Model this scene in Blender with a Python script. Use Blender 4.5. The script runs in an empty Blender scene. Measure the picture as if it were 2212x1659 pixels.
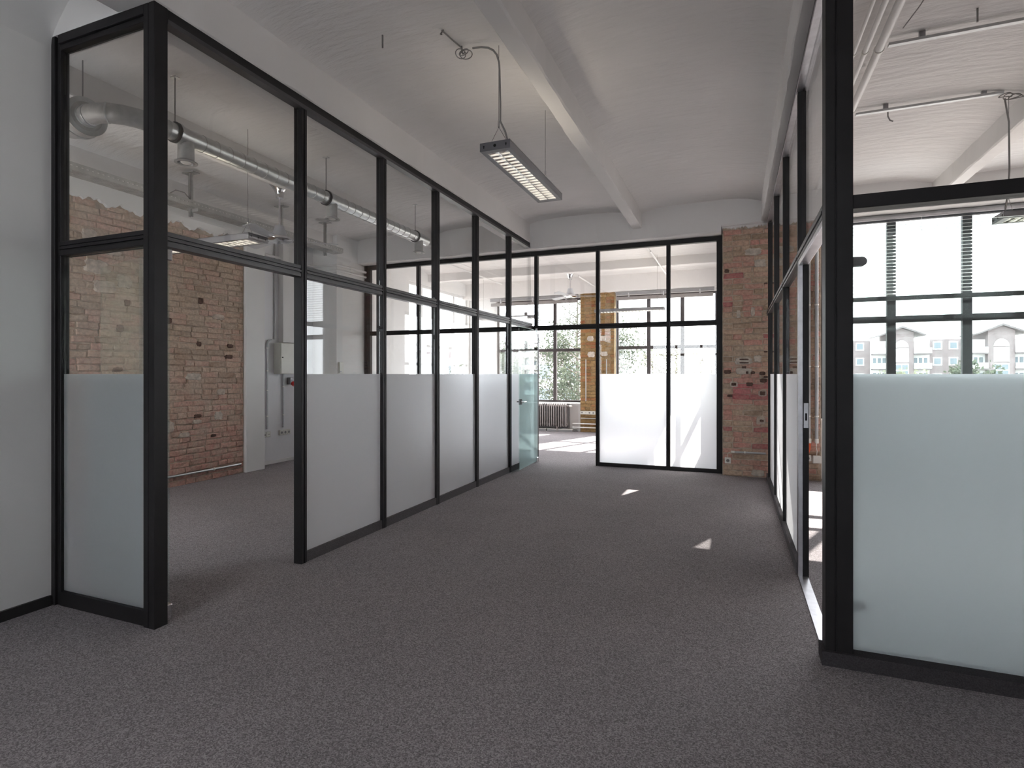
import bpy, math, random
from mathutils import Vector, Matrix
random.seed(7)
PI = math.pi
scene = bpy.context.scene
COL = scene.collection

# ------------------------------------------------------------------ camera, sky, sun, exposure
YAW = math.radians(21.76)
FPX, HOR, CAMZ = 1200.0, 808.0, 1.40
cam_d = bpy.data.cameras.new('camera')
cam_d.sensor_width = 36.0
cam_d.lens = 36.0 * FPX / 2212.0
cam_d.shift_y = (HOR - 829.5) / 2212.0
cam_d.clip_end = 600
cam = bpy.data.objects.new('camera', cam_d)
COL.objects.link(cam)
cam.location = (0, 0, CAMZ)
cam.rotation_euler = (PI / 2, 0, YAW)
scene.camera = cam

world = bpy.data.worlds.new('world')
scene.world = world
world.use_nodes = True
bg = world.node_tree.nodes['Background']
bg.inputs['Color'].default_value = (0.92, 0.955, 1.0, 1)
bg.inputs['Strength'].default_value = 5.0

sun_d = bpy.data.lights.new('sun', 'SUN')
sun_d.energy = 21.0
sun_d.angle = math.radians(0.53)
sun_d.color = (1.0, 0.95, 0.88)
sun = bpy.data.objects.new('sun', sun_d)
COL.objects.link(sun)
to_sun = Vector((0.36, 0.93, 0.816)).normalized()
sun.rotation_euler = to_sun.to_track_quat('Z', 'Y').to_euler()
sun.location = (10, 30, 30)

vs = scene.view_settings
vs.view_transform = 'Standard'
vs.look = 'None'
vs.gamma = 1.0
vs.use_curve_mapping = False
vs.exposure = 0.75
cy = scene.cycles
cy.use_denoising = True
cy.max_bounces = 14
cy.diffuse_bounces = 8
cy.glossy_bounces = 6
cy.transmission_bounces = 8
cy.transparent_max_bounces = 40
cy.caustics_reflective = False
cy.caustics_refractive = False
cy.sample_clamp_indirect = 8.0

# ------------------------------------------------------------------ materials
def lin(*c):
    return tuple(c) + (1.0,)

class Nodes:
    def __init__(s, name):
        s.m = bpy.data.materials.new(name)
        s.m.use_nodes = True
        s.t = s.m.node_tree
        for n in list(s.t.nodes):
            s.t.nodes.remove(n)
        s.out = s.t.nodes.new('ShaderNodeOutputMaterial')
    def n(s, kind, **inp):
        nd = s.t.nodes.new('ShaderNode' + kind)
        for k, v in inp.items():
            key = k.replace('_', ' ')
            if key in nd.inputs:
                if hasattr(v, 'is_output'):
                    s.t.links.new(v, nd.inputs[key])
                else:
                    nd.inputs[key].default_value = v
            else:
                setattr(nd, k, v)
        return nd
    def link(s, a, b):
        s.t.links.new(a, b)
    def pos(s, scale=(1, 1, 1)):
        g = s.n('NewGeometry')
        mp = s.n('Mapping')
        mp.inputs['Scale'].default_value = scale
        s.link(g.outputs['Position'], mp.inputs['Vector'])
        return mp.outputs['Vector']
    def noise(s, vec, scale, detail=4, rough=0.55):
        nd = s.n('TexNoise', Scale=scale, Detail=detail, Roughness=rough)
        s.link(vec, nd.inputs['Vector'])
        return nd.outputs['Fac']
    def ramp(s, fac, stops, interp='LINEAR'):
        r = s.n('ValToRGB')
        r.color_ramp.interpolation = interp
        e = r.color_ramp.elements
        e[0].position, e[0].color = stops[0][0], lin(*stops[0][1])
        e[1].position, e[1].color = stops[1][0], lin(*stops[1][1])
        for p, c in stops[2:]:
            x = e.new(p)
            x.color = lin(*c)
        s.link(fac, r.inputs['Fac'])
        return r.outputs['Color']
    def mix(s, fac, a, b, mode='MIX'):
        nd = s.t.nodes.new('ShaderNodeMix')
        nd.data_type = 'RGBA'
        nd.blend_type = mode
        for i, v in ((0, fac), (6, a), (7, b)):
            if hasattr(v, 'is_output'):
                s.link(v, nd.inputs[i])
            elif i == 0:
                nd.inputs[i].default_value = v
            else:
                nd.inputs[i].default_value = lin(*v)
        return nd.outputs[2]
    def math(s, op, a, b=0.0, clamp=False):
        nd = s.t.nodes.new('ShaderNodeMath')
        nd.operation = op
        nd.use_clamp = clamp
        for i, v in ((0, a), (1, b)):
            if hasattr(v, 'is_output'):
                s.link(v, nd.inputs[i])
            else:
                nd.inputs[i].default_value = v
        return nd.outputs[0]
    def bump(s, h, strength=0.3, dist=0.01):
        b = s.n('Bump', Strength=strength, Distance=dist)
        s.link(h, b.inputs['Height'])
        return b.outputs['Normal']
    def principled(s, color, rough=0.6, metal=0.0, normal=None, spec=0.5):
        p = s.n('BsdfPrincipled')
        if hasattr(color, 'is_output'):
            s.link(color, p.inputs['Base Color'])
        else:
            p.inputs['Base Color'].default_value = lin(*color)
        p.inputs['Roughness'].default_value = rough
        p.inputs['Metallic'].default_value = metal
        p.inputs['Specular IOR Level'].default_value = spec
        if normal is not None:
            s.link(normal, p.inputs['Normal'])
        s.link(p.outputs[0], s.out.inputs['Surface'])
        return p

def plain(name, color, rough=0.6, metal=0.0, var=0.0, scale=6.0, spec=0.5, bump=0.0, bscale=60.0):
    k = Nodes(name)
    v = k.pos()
    col = color
    if var > 0:
        f = k.noise(v, scale)
        lo = tuple(max(0, c * (1 - var)) for c in color)
        hi = tuple(min(1, c * (1 + var)) for c in color)
        col = k.ramp(f, [(0.3, lo), (0.7, hi)])
    nrm = k.bump(k.noise(v, bscale), bump, 0.004) if bump > 0 else None
    k.principled(col, rough, metal, nrm, spec)
    return k.m

def mat_carpet():
    k = Nodes('carpet')
    v = k.pos()
    vo = k.n('TexVoronoi', Scale=210.0)
    k.link(v, vo.inputs['Vector'])
    sp = k.n('SeparateColor')
    k.link(vo.outputs['Color'], sp.inputs[0])
    f1 = sp.outputs[0]
    f2 = k.noise(v, 1.3, 3, 0.5)
    a = k.ramp(f1, [(0.0, (0.15, 0.137, 0.143)), (0.5, (0.27, 0.247, 0.257)), (1.0, (0.43, 0.397, 0.41))])
    b = k.ramp(f2, [(0.3, (0.92, 0.92, 0.92)), (0.7, (1.06, 1.05, 1.05))])
    c = k.mix(1.0, a, b, 'MULTIPLY')
    k.principled(c, 0.95, 0.0, k.bump(f1, 0.15, 0.003), 0.15)
    return k.m

def mat_paint(name, color, streak=True, strength=0.35):
    k = Nodes(name)
    if streak:
        v = k.pos((1.0, 4.0, 1.0))
    else:
        v = k.pos((1, 1, 1))
    f = k.noise(v, 3.4 if streak else 3.2, 6, 0.54)
    g = k.noise(k.pos(), 0.9, 3, 0.5)
    lo = tuple(c * 0.93 for c in color)
    hi = tuple(min(1, c * 1.04) for c in color)
    c = k.ramp(g, [(0.3, lo), (0.7, hi)])
    k.principled(c, 0.75, 0.0, k.bump(f, strength, 0.075 if streak else 0.006), 0.3)
    return k.m

def mat_glass(name, tint, strength=0.04):
    k = Nodes(name)
    lw = k.n('LayerWeight', Blend=0.5)
    p5 = k.math('POWER', lw.outputs['Facing'], 5.0)
    fr = k.math('ADD', k.math('MULTIPLY', p5, 0.9), strength)
    tr = k.n('BsdfTransparent', Color=lin(*tint))
    gl = k.n('BsdfGlossy', Color=lin(1, 1, 1), Roughness=0.0)
    mx = k.n('MixShader')
    k.link(fr, mx.inputs[0])
    k.link(tr.outputs[0], mx.inputs[1])
    k.link(gl.outputs[0], mx.inputs[2])
    k.link(mx.outputs[0], k.out.inputs['Surface'])
    return k.m

def mat_film():
    k = Nodes('frosted_film')
    tl = k.n('BsdfTranslucent', Color=lin(0.955, 0.968, 1.0))
    df = k.n('BsdfDiffuse', Color=lin(0.82, 0.845, 0.87))
    rf = k.n('BsdfRefraction', Color=lin(0.96, 0.97, 1.0), Roughness=0.72, IOR=1.22)
    mx = k.n('MixShader')
    mx.inputs[0].default_value = 0.22
    k.link(tl.outputs[0], mx.inputs[1])
    k.link(df.outputs[0], mx.inputs[2])
    m2 = k.n('MixShader')
    m2.inputs[0].default_value = 0.30
    k.link(mx.outputs[0], m2.inputs[1])
    k.link(rf.outputs[0], m2.inputs[2])
    k.link(m2.outputs[0], k.out.inputs['Surface'])
    return k.m

def mat_tint():
    k = Nodes('green_tint_film')
    tr = k.n('BsdfTransparent', Color=lin(0.70, 0.83, 0.83))
    tl = k.n('BsdfTranslucent', Color=lin(0.80, 0.93, 0.93))
    df = k.n('BsdfDiffuse', Color=lin(0.72, 0.84, 0.84))
    mx = k.n('MixShader')
    mx.inputs[0].default_value = 0.5
    k.link(tl.outputs[0], mx.inputs[1])
    k.link(df.outputs[0], mx.inputs[2])
    m2 = k.n('MixShader')
    m2.inputs[0].default_value = 0.45
    k.link(tr.outputs[0], m2.inputs[1])
    k.link(mx.outputs[0], m2.inputs[2])
    k.link(m2.outputs[0], k.out.inputs['Surface'])
    return k.m

def mat_brick(name, stops, smear, smear_amt, low_pink=None):
    k = Nodes(name)
    at = k.n('Attribute', attribute_name='tint')
    v = k.pos()
    base = k.ramp(at.outputs['Fac'], stops)
    n1 = k.noise(v, 5.0, 6, 0.65)
    n2 = k.noise(v, 34.0, 4, 0.6)
    n3 = k.noise(v, 1.4, 3, 0.5)
    if low_pink:
        sep = k.n('SeparateXYZ')
        k.link(v, sep.inputs[0])
        zf = k.math('SUBTRACT', 1.0, k.math('MULTIPLY', sep.outputs['Z'], 0.55), True)
        zf = k.math('MULTIPLY', zf, k.math('ADD', k.math('MULTIPLY', n3, 1.6), -0.1), True)
        base = k.mix(zf, base, low_pink)
    c = k.mix(k.math('MULTIPLY', k.ramp_f(n1, 0.42, 0.68), smear_amt), base, smear)
    d = k.ramp(n2, [(0.3, (0.72, 0.72, 0.72)), (0.65, (1.1, 1.1, 1.1))])
    c = k.mix(1.0, c, d, 'MULTIPLY')
    h = k.math('ADD', k.math('MULTIPLY', n1, 0.7), k.math('MULTIPLY', n2, 0.4))
    k.principled(c, 0.9, 0.0, k.bump(h, 0.7, 0.012), 0.2)
    return k.m

def _ramp_f(self, fac, a, b):
    mr = self.n('MapRange')
    mr.inputs['From Min'].default_value = a
    mr.inputs['From Max'].default_value = b
    self.link(fac, mr.inputs['Value'])
    return mr.outputs['Result']
Nodes.ramp_f = _ramp_f

def mat_leaf(name, c1, c2):
    k = Nodes(name)
    f = k.noise(k.pos(), 2.5, 2)
    c = k.ramp(f, [(0.35, c1), (0.65, c2)])
    df = k.n('BsdfDiffuse')
    tl = k.n('BsdfTranslucent')
    k.link(c, df.inputs['Color'])
    k.link(c, tl.inputs['Color'])
    mx = k.n('MixShader')
    mx.inputs[0].default_value = 0.35
    k.link(df.outputs[0], mx.inputs[1])
    k.link(tl.outputs[0], mx.inputs[2])
    k.link(mx.outputs[0], k.out.inputs['Surface'])
    return k.m

def mat_emit(name, color, strength):
    k = Nodes(name)
    e = k.n('Emission', Color=lin(*color), Strength=strength)
    k.link(e.outputs[0], k.out.inputs['Surface'])
    return k.m

def mat_steel(name, color, rough):
    k = Nodes(name)
    v = k.pos((6, 6, 6))
    f = k.noise(v, 3.0, 5, 0.6)
    c = k.ramp(f, [(0.3, tuple(x * 0.82 for x in color)), (0.7, color)])
    k.principled(c, rough, 1.0)
    return k.m

MT = dict(
    carpet=mat_carpet(),
    ceil=mat_paint('ceiling_paint', (0.755, 0.735, 0.725), True, 0.36),
    beam=mat_paint('beam_paint', (0.755, 0.738, 0.728), False, 0.5),
    wall=mat_paint('wall_paint', (0.80, 0.795, 0.785), False, 0.12),
    rough_wall=mat_paint('rough_wall_paint', (0.80, 0.80, 0.82), False, 0.9),
    black=plain('black_steel', (0.014, 0.013, 0.0145), 0.5, 0.0, 0.15, 8, 0.3),
    grey_rail=plain('dark_grey_steel', (0.055, 0.052, 0.056), 0.40, 0.0, 0.15, 8, 0.6),
    base=plain('black_baseboard', (0.018, 0.017, 0.018), 0.6, 0, 0.1),
    skirt=plain('carpet_skirting', (0.11, 0.104, 0.11), 0.95, 0, 0.35, 180, 0.1),
    skirt_shaded=plain('shaded_carpet_skirting', (0.055, 0.051, 0.055), 0.95, 0, 0.35, 180, 0.1),  # same carpet skirting, with the front run's shade put into its colour
    glass=mat_glass('clear_glass', (0.978, 0.983, 0.981), 0.045),
    door_glass=mat_glass('green_glass', (0.89, 0.945, 0.93), 0.075),
    win_glass=mat_glass('window_glass', (0.98, 0.983, 0.98), 0.04),
    film=mat_film(),
    tint_film=mat_tint(),
    chrome=mat_steel('chrome', (0.82, 0.82, 0.84), 0.12),
    alu=mat_steel('brushed_aluminium', (0.62, 0.61, 0.64), 0.38),
    zinc=mat_steel('galvanised_steel', (0.60, 0.62, 0.62), 0.33),
    zinc_dull=plain('dull_galvanised', (0.42, 0.42, 0.41), 0.55, 0.35, 0.15, 14),
    tray=plain('cable_tray_zinc', (0.46, 0.46, 0.45), 0.5, 0.4, 0.15, 10),
    lamp=plain('lamp_housing_grey', (0.27, 0.265, 0.275), 0.42, 0.25, 0.05),
    lamp_end=plain('lamp_end_grey', (0.12, 0.115, 0.125), 0.5, 0.1, 0.05),
    hole=plain('dark_hole', (0.006, 0.006, 0.006), 0.9),
    louvre=mat_steel('mirror_louvre', (0.80, 0.80, 0.80), 0.10),
    blade_glint=plain('painted_louvre_glint', (0.88, 0.88, 0.88), 0.35),  # white strip painted for the tube's reflection along the lower blade
    tube=mat_emit('fluorescent_tube', (1.0, 0.89, 0.73), 13.0),
    cable=plain('grey_cable', (0.23, 0.22, 0.215), 0.6),
    wire=plain('steel_wire', (0.22, 0.21, 0.21), 0.4, 0.6),
    white_plastic=plain('white_plastic', (0.78, 0.765, 0.72), 0.4),
    cream=plain('cream_enamel', (0.66, 0.655, 0.60), 0.45, 0, 0.04),
    white_pipe=plain('white_painted_pipe', (0.78, 0.77, 0.76), 0.45),
    grey_pipe=plain('grey_conduit', (0.48, 0.49, 0.50), 0.42, 0.3, 0.1),
    orange=plain('orange_conduit', (0.75, 0.12, 0.03), 0.45),
    red=plain('red_plastic', (0.55, 0.03, 0.03), 0.4),
    radiator=plain('radiator_enamel', (0.25, 0.225, 0.22), 0.4, 0, 0.05),
    panel=plain('white_panel', (0.72, 0.70, 0.68), 0.5),
    frame_brown=plain('brown_window_frame', (0.040, 0.030, 0.030), 0.5, 0, 0.1),
    frame_black=plain('black_window_frame', (0.012, 0.014, 0.019), 0.6, 0, 0.1),
    frame_white=plain('white_window_frame', (0.72, 0.72, 0.72), 0.5),
    slat=plain('white_blind_slat', (0.80, 0.80, 0.80), 0.5),
    fan_white=plain('white_fan_blade', (0.50, 0.51, 0.54), 0.3),
    mortar=plain('mortar', (0.47, 0.39, 0.315), 0.95, 0, 0.35, 9, 0.1, 0.8, 30),
    mortar_yellow=plain('ochre_mortar', (0.25, 0.18, 0.10), 0.95, 0, 0.35, 9, 0.1, 0.8, 30),
    patch=plain('plaster_patch', (0.55, 0.49, 0.43), 0.95, 0, 0.25, 18, 0.1, 0.9, 40),
    patch_grey=plain('grey_plaster_patch', (0.54, 0.465, 0.40), 0.95, 0, 0.3, 18, 0.1, 0.9, 40),
    cavity=plain('broken_brick_hole', (0.125, 0.080, 0.066), 1.0, 0, 0.3, 30, 0.1),
    house_brick=plain('house_brick', (0.235, 0.195, 0.20), 0.9, 0, 0.15, 1.2),
    house_white=plain('house_white_render', (0.80, 0.80, 0.80), 0.8),
    house_roof=plain('house_roof', (0.17, 0.15, 0.155), 0.8, 0, 0.2, 1.0),
    house_glass=plain('house_window_glass', (0.16, 0.19, 0.22), 0.15),
    lawn=plain('street_paving', (0.24, 0.215, 0.205), 1.0, 0, 0.3, 0.4),
    bark=plain('bark', (0.10, 0.085, 0.07), 0.95, 0, 0.3, 12),
    leaf_dark=mat_leaf('leaf_dark', (0.060, 0.075, 0.055), (0.125, 0.14, 0.105)),
    leaf_pale=mat_leaf('leaf_pale', (0.15, 0.155, 0.11), (0.26, 0.265, 0.20)),
    outer=plain('outer_wall_render', (0.55, 0.52, 0.48), 0.9, 0, 0.1, 1.0),
)
TAN = [(0.0, (0.40, 0.30, 0.225)), (0.25, (0.52, 0.41, 0.32)), (0.5, (0.60, 0.465, 0.36)), (0.75, (0.56, 0.39, 0.31)), (1.0, (0.62, 0.42, 0.345))]
PILL = [(0.0, (0.36, 0.26, 0.19)), (0.25, (0.50, 0.37, 0.27)), (0.5, (0.58, 0.42, 0.31)), (0.75, (0.56, 0.33, 0.265)), (1.0, (0.60, 0.31, 0.26))]
OCH = [(0.0, (0.20, 0.12, 0.05)), (0.3, (0.30, 0.19, 0.085)), (0.6, (0.34, 0.22, 0.10)), (0.85, (0.32, 0.15, 0.065)), (1.0, (0.29, 0.115, 0.055))]
MT['brick_tan'] = mat_brick('tan_brick', TAN, (0.56, 0.46, 0.375), 0.8, (0.62, 0.34, 0.29))
MT['brick_pillar'] = mat_brick('pillar_brick', PILL, (0.52, 0.42, 0.33), 0.65)
MT['redpaint'] = mat_brick('red_painted_brick', [(0.0, (0.46, 0.15, 0.155)), (0.5, (0.56, 0.22, 0.22)), (1.0, (0.50, 0.11, 0.135))], (0.52, 0.36, 0.30), 0.55)
MT['brick_ochre'] = mat_brick('ochre_brick', OCH, (0.32, 0.23, 0.13), 0.4)

# ------------------------------------------------------------------ mesh helpers
class M:
    def __init__(s):
        s.v, s.f = [], []
    def box(s, x0, x1, y0, y1, z0, z1):
        b = len(s.v)
        s.v += [(x0, y0, z0), (x1, y0, z0), (x1, y1, z0), (x0, y1, z0), (x0, y0, z1), (x1, y0, z1), (x1, y1, z1), (x0, y1, z1)]
        s.f += [tuple(b + i for i in q) for q in ((0, 3, 2, 1), (4, 5, 6, 7), (0, 1, 5, 4), (1, 2, 6, 5), (2, 3, 7, 6), (3, 0, 4, 7))]
        return s
    def obox(s, c, ax, ay, az):
        c, ax, ay, az = Vector(c), Vector(ax), Vector(ay), Vector(az)
        b = len(s.v)
        for k in (-1, 1):
            for i, j in ((-1, -1), (1, -1), (1, 1), (-1, 1)):
                s.v.append(tuple(c + ax * i + ay * j + az * k))
        s.f += [tuple(b + i for i in q) for q in ((0, 3, 2, 1), (4, 5, 6, 7), (0, 1, 5, 4), (1, 2, 6, 5), (2, 3, 7, 6), (3, 0, 4, 7))]
        return s
    def quad(s, a, b, c, d):
        n = len(s.v)
        s.v += [tuple(a), tuple(b), tuple(c), tuple(d)]
        s.f.append((n, n + 1, n + 2, n + 3))
        return s
    def tube(s, pts, r, seg=8, cap=True):
        pts = [Vector(p) for p in pts]
        rs = r if isinstance(r, (list, tuple)) else [r] * len(pts)
        b = len(s.v)
        up = None
        for i, p in enumerate(pts):
            d = (pts[min(i + 1, len(pts) - 1)] - pts[max(i - 1, 0)]).normalized()
            if up is None:
                up = Vector((0, 0, 1)) if abs(d.z) < 0.9 else Vector((1, 0, 0))
            x = d.cross(up)
            if x.length < 1e-5:
                x = d.cross(Vector((0, 1, 0)))
            x.normalize()
            y = x.cross(d).normalized()
            up = y
            for k in range(seg):
                a = 2 * PI * k / seg
                s.v.append(tuple(p + (x * math.cos(a) + y * math.sin(a)) * rs[i]))
        for i in range(len(pts) - 1):
            for k in range(seg):
                k2 = (k + 1) % seg
                s.f.append((b + i * seg + k, b + i * seg + k2, b + (i + 1) * seg + k2, b + (i + 1) * seg + k))
        if cap:
            s.f.append(tuple(b + k for k in reversed(range(seg))))
            s.f.append(tuple(b + (len(pts) - 1) * seg + k for k in range(seg)))
        return s
    def lathe(s, prof, c, axis=(0, 0, 1), seg=24):
        """prof: (radius, distance along axis)"""
        ax = Vector(axis).normalized()
        t = Vector((0, 0, 1)) if abs(ax.z) < 0.9 else Vector((1, 0, 0))
        x = ax.cross(t).normalized()
        y = ax.cross(x)
        b = len(s.v)
        for r, h in prof:
            for k in range(seg):
                a = 2 * PI * k / seg
                s.v.append(tuple(Vector(c) + ax * h + (x * math.cos(a) + y * math.sin(a)) * max(r, 1e-4)))
        for i in range(len(prof) - 1):
            for k in range(seg):
                k2 = (k + 1) % seg
                s.f.append((b + i * seg + k, b + i * seg + k2, b + (i + 1) * seg + k2, b + (i + 1) * seg + k))
        s.f.append(tuple(b + k for k in reversed(range(seg))))
        s.f.append(tuple(b + (len(prof) - 1) * seg + k for k in range(seg)))
        return s

def worg(o):
    p = Vector((0, 0, 0))
    while o is not None:
        p = p + o.location
        o = o.parent
    return p

def mk(name, m, mat, parent=None, smooth=False, bevel=0.0, origin=None):
    me = bpy.data.meshes.new(name)
    vs_ = [Vector(v) for v in m.v]
    if origin is None:
        lo = [min(v[i] for v in vs_) for i in range(3)]
        hi = [max(v[i] for v in vs_) for i in range(3)]
        origin = Vector(((lo[0] + hi[0]) / 2, (lo[1] + hi[1]) / 2, lo[2] if parent is None else (lo[2] + hi[2]) / 2))
    origin = Vector(origin)
    me.from_pydata([tuple(v - origin) for v in vs_], [], m.f)
    me.materials.append(MT[mat])
    me.validate()
    if smooth:
        me.polygons.foreach_set('use_smooth', [True] * len(me.polygons))
        try:
            me.set_sharp_from_angle(angle=math.radians(40))
        except Exception:
            pass
    o = bpy.data.objects.new(name, me)
    COL.objects.link(o)
    if parent is not None:
        o.parent = parent
        o.location = origin - worg(parent)
    else:
        o.location = origin
    if bevel > 0:
        bv = o.modifiers.new('bevel', 'BEVEL')
        bv.width = bevel
        bv.segments = 1
        bv.limit_method = 'ANGLE'
    return o

def tag(o, label=None, cat=None, group=None, kind=None):
    if label: o['label'] = label
    if cat: o['category'] = cat
    if group: o['group'] = group
    if kind: o['kind'] = kind
    return o

def thing(name, loc, label=None, cat=None, group=None, kind=None):
    o = bpy.data.objects.new(name, None)
    COL.objects.link(o)
    o.empty_display_size = 0.1
    o.location = loc
    return tag(o, label, cat, group, kind)

def struct(name, m, mat, parent=None, **k):
    o = mk(name, m, mat, parent, **k)
    if parent is None:
        o['kind'] = 'structure'
    return o

def child_copy(src, parent, world_loc, rot=None):
    c = src.copy()
    COL.objects.link(c)
    c.parent = parent
    c.location = Vector(world_loc) - worg(parent)
    if rot is not None:
        c.rotation_euler = rot
    return c

def dup(root, loc):
    r = root.copy()
    COL.objects.link(r)
    r.location = loc
    for ch in list(root.children):
        c = ch.copy()
        COL.objects.link(c)
        c.parent = r
        for g in ch.children:
            d = g.copy()
            COL.objects.link(d)
            d.parent = c
    return r

def project(p):
    x, y, z = p
    d = -x * math.sin(YAW) + y * math.cos(YAW)
    r = x * math.cos(YAW) + y * math.sin(YAW)
    if d < 0.05:
        return None
    return 1106 + FPX * r / d, HOR - FPX * (z - CAMZ) / d, d

# ------------------------------------------------------------------ room shell
XL, XR = -6.98, 5.6          # outer extents
YB, YW, YF = -4.0, 8.62, 13.30
m = M().box(-4.02, XR, YB - 0.1, 1.2, -0.12, 0).box(XL, XR, 1.2, YW, -0.12, 0).box(-6.65, -0.05, YW, YF + 0.2, -0.12, 0)
struct('floor', m, 'carpet')

# ceiling: shallow plastered vaults between beams that run away from the camera
BEAMS = [-6.40, -4.70, -3.09, -1.30, 0.42, 2.30, 4.05]
def vault(m, x0, x1, y0, y1, z0, rise, n=14):
    b = len(m.v)
    for i in range(n + 1):
        t = i / n
        z = z0 + rise * (1 - (2 * t - 1) ** 4)
        x = x0 + (x1 - x0) * t
        m.v += [(x, y0, z), (x, y1, z)]
    for i in range(n):
        a = b + 2 * i
        m.f.append((a, a + 1, a + 3, a + 2))
m = M()
edges = [XL] + BEAMS + [XR]
for a, b in zip(edges[:-1], edges[1:]):
    vault(m, a, b, 1.2 if a < -4 else YB - 0.1, 8.3, 3.69, 0.10)
b0 = len(m.v)
ys = [YW - 0.05, 11.17, 13.4]
for y0, y1 in zip(ys[:-1], ys[1:]):
    b = len(m.v)
    n = 12
    for i in range(n + 1):
        t = i / n
        z = 3.66 + 0.09 * (1 - (2 * t - 1) ** 4)
        y = y0 + (y1 - y0) * t
        m.v += [(-6.65, y, z), (-0.05, y, z)]
    for i in range(n):
        a = b + 2 * i
        m.f.append((a, a + 1, a + 3, a + 2))
vault(m, -4.1, -3.09, YB - 0.1, 1.2, 3.69, 0.10)
m.box(XL, XR, 1.2, YW, 3.86, 4.05)
m.box(-4.1, XR, YB - 0.1, 1.2, 3.86, 4.05)
m.box(-6.65, -0.05, YW, YF + 0.2, 3.86, 4.05)
struct('ceiling', m, 'ceil', smooth=True)

def rough_beam(x0, x1, y0, y1, z0, z1):
    """beam with slightly uneven plastered arrises"""
    m = M()
    n = max(2, int((y1 - y0) / 0.12)) if (y1 - y0) > (x1 - x0) else max(2, int((x1 - x0) / 0.12))
    along_y = (y1 - y0) > (x1 - x0)
    rings = []
    for i in range(n + 1):
        t = i / n
        j = lambda: random.uniform(-0.004, 0.004)
        ch = 0.012
        if along_y:
            y = y0 + (y1 - y0) * t
            pts = [(x0 + j(), y, z1), (x0 + j(), y, z0 + ch + j()), (x0 + ch + j(), y, z0 + j()), (x1 - ch + j(), y, z0 + j()), (x1 + j(), y, z0 + ch + j()), (x1 + j(), y, z1)]
        else:
            x = x0 + (x1 - x0) * t
            pts = [(x, y0 + j(), z1), (x, y0 + j(), z0 + ch + j()), (x, y0 + ch + j(), z0 + j()), (x, y1 - ch + j(), z0 + j()), (x, y1 + j(), z0 + ch + j()), (x, y1 + j(), z1)]
        b = len(m.v)
        m.v += pts
        rings.append(b)
    for a, b in zip(rings[:-1], rings[1:]):
        for k in range(5):
            m.f.append((a + k, b + k, b + k + 1, a + k + 1) if along_y else (a + k, a + k + 1, b + k + 1, b + k))
        m.f.append((a + 5, b + 5, b, a) if along_y else (a + 5, a, b, b + 5))
    m.f.append(tuple(rings[0] + k for k in range(6)))
    m.f.append(tuple(rings[-1] + k for k in reversed(range(6))))
    return m
for x0, x1, zb in ((-6.46, -6.28, 3.5), (-4.77, -4.63, 3.505), (-3.25, -2.945, 3.445), (-1.37, -1.23, 3.505), (0.34, 0.62, 3.445), (2.23, 2.37, 3.505), (3.98, 4.12, 3.505)):
    struct('ceiling_beam', rough_beam(x0, x1, 1.2 if x0 < -4 else YB, 8.2, zb, 3.84), 'beam')
struct('ceiling_beam', rough_beam(-6.6, -0.1, 11.1, 11.24, 3.50, 3.80), 'beam')
struct('ceiling_beam', rough_beam(-6.6, -0.1, 13.02, 13.35, 3.34, 3.80), 'beam')
# header across the end of the corridor (carries the wall above the end partition)
m = rough_beam(-6.98, -0.16, 8.14, 8.62, 3.35, 3.9)
struct('ceiling_beam', m, 'beam')
m = rough_beam(-0.16, 5.6, 8.14, 8.62, 3.43, 3.9)
struct('ceiling_beam', m, 'beam')
# header above the short bay and the beam over the left wall
struct('ceiling_beam', M().box(-3.9, -3.2, 2.095, 2.26, 3.445, 3.9), 'beam')
m = M()
cv = [(-3.99, 3.38), (-3.85, 3.38), (-3.843, 3.43), (-3.815, 3.48), (-3.77, 3.535), (-3.70, 3.605), (-3.62, 3.68), (-3.54, 3.74), (-3.44, 3.79), (-3.40, 3.84), (-3.99, 3.90)]
for y in (YB, 2.10):
    m.v += [(x, y, z) for x, z in cv]
n = len(cv)
for i in range(n):
    m.f.append((i, i + n, (i + 1) % n + n, (i + 1) % n))
struct('trim_4', m, 'wall', smooth=True)

# walls
struct('wall_left', M().box(-4.02, -3.85, YB, 2.17, 0, 3.9), 'wall')
struct('baseboard_left', M().box(-3.85, -3.832, YB, 2.09, 0, 0.06), 'base')
struct('wall_back', M().box(-4.02, -2.8, YB - 0.15, YB, 0, 3.9).box(-2.8, -0.2, YB - 0.15, YB, 0, 0.8).box(-2.8, -0.2, YB - 0.15, YB, 3.3, 3.9).box(-0.2, XR, YB - 0.15, YB, 0, 3.9), 'wall')
struct('wall_right', M().box(5.45, 5.6, YB, YW, 0, 3.9), 'wall')
struct('wall_south', M().box(-6.98, -6.3, 1.2, 1.35, 0, 3.9).box(-4.4, -4.02, 1.2, 1.35, 0, 3.9).box(-6.3, -4.4, 1.2, 1.35, 0, 1.1).box(-6.3, -4.4, 1.2, 1.35, 2.9, 3.9), 'wall')
# wall of the left room: backing, white plaster zone, pilaster, boxed pipe, column
west = M().box(-6.98, -6.475, 1.35, 5.92, 0, 3.9)
wall_west = struct('wall_west', west, 'mortar')
struct('wall_northwest', M().box(-6.98, -6.70, 5.92, 7.6, 0, 3.9), 'rough_wall')
mk('plaster_band', M().box(-6.475, -6.452, 1.35, 5.92, 3.315, 3.86), 'wall', wall_west)
struct('trim_1', M().box(-6.72, -6.42, 5.92, 6.26, 0, 3.9), 'wall', bevel=0.006)
struct('trim_2', M().box(-6.72, -6.60, 6.80, 7.14, 1.90, 3.9), 'wall', bevel=0.005)
struct('trim_3', M().box(-6.98, -6.20, 7.58, 8.64, 0, 3.9), 'wall', bevel=0.006)
struct('baseboard_west', M().box(-6.70, -6.685, 6.26, 7.58, 0, 0.05), 'white_pipe')

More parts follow.
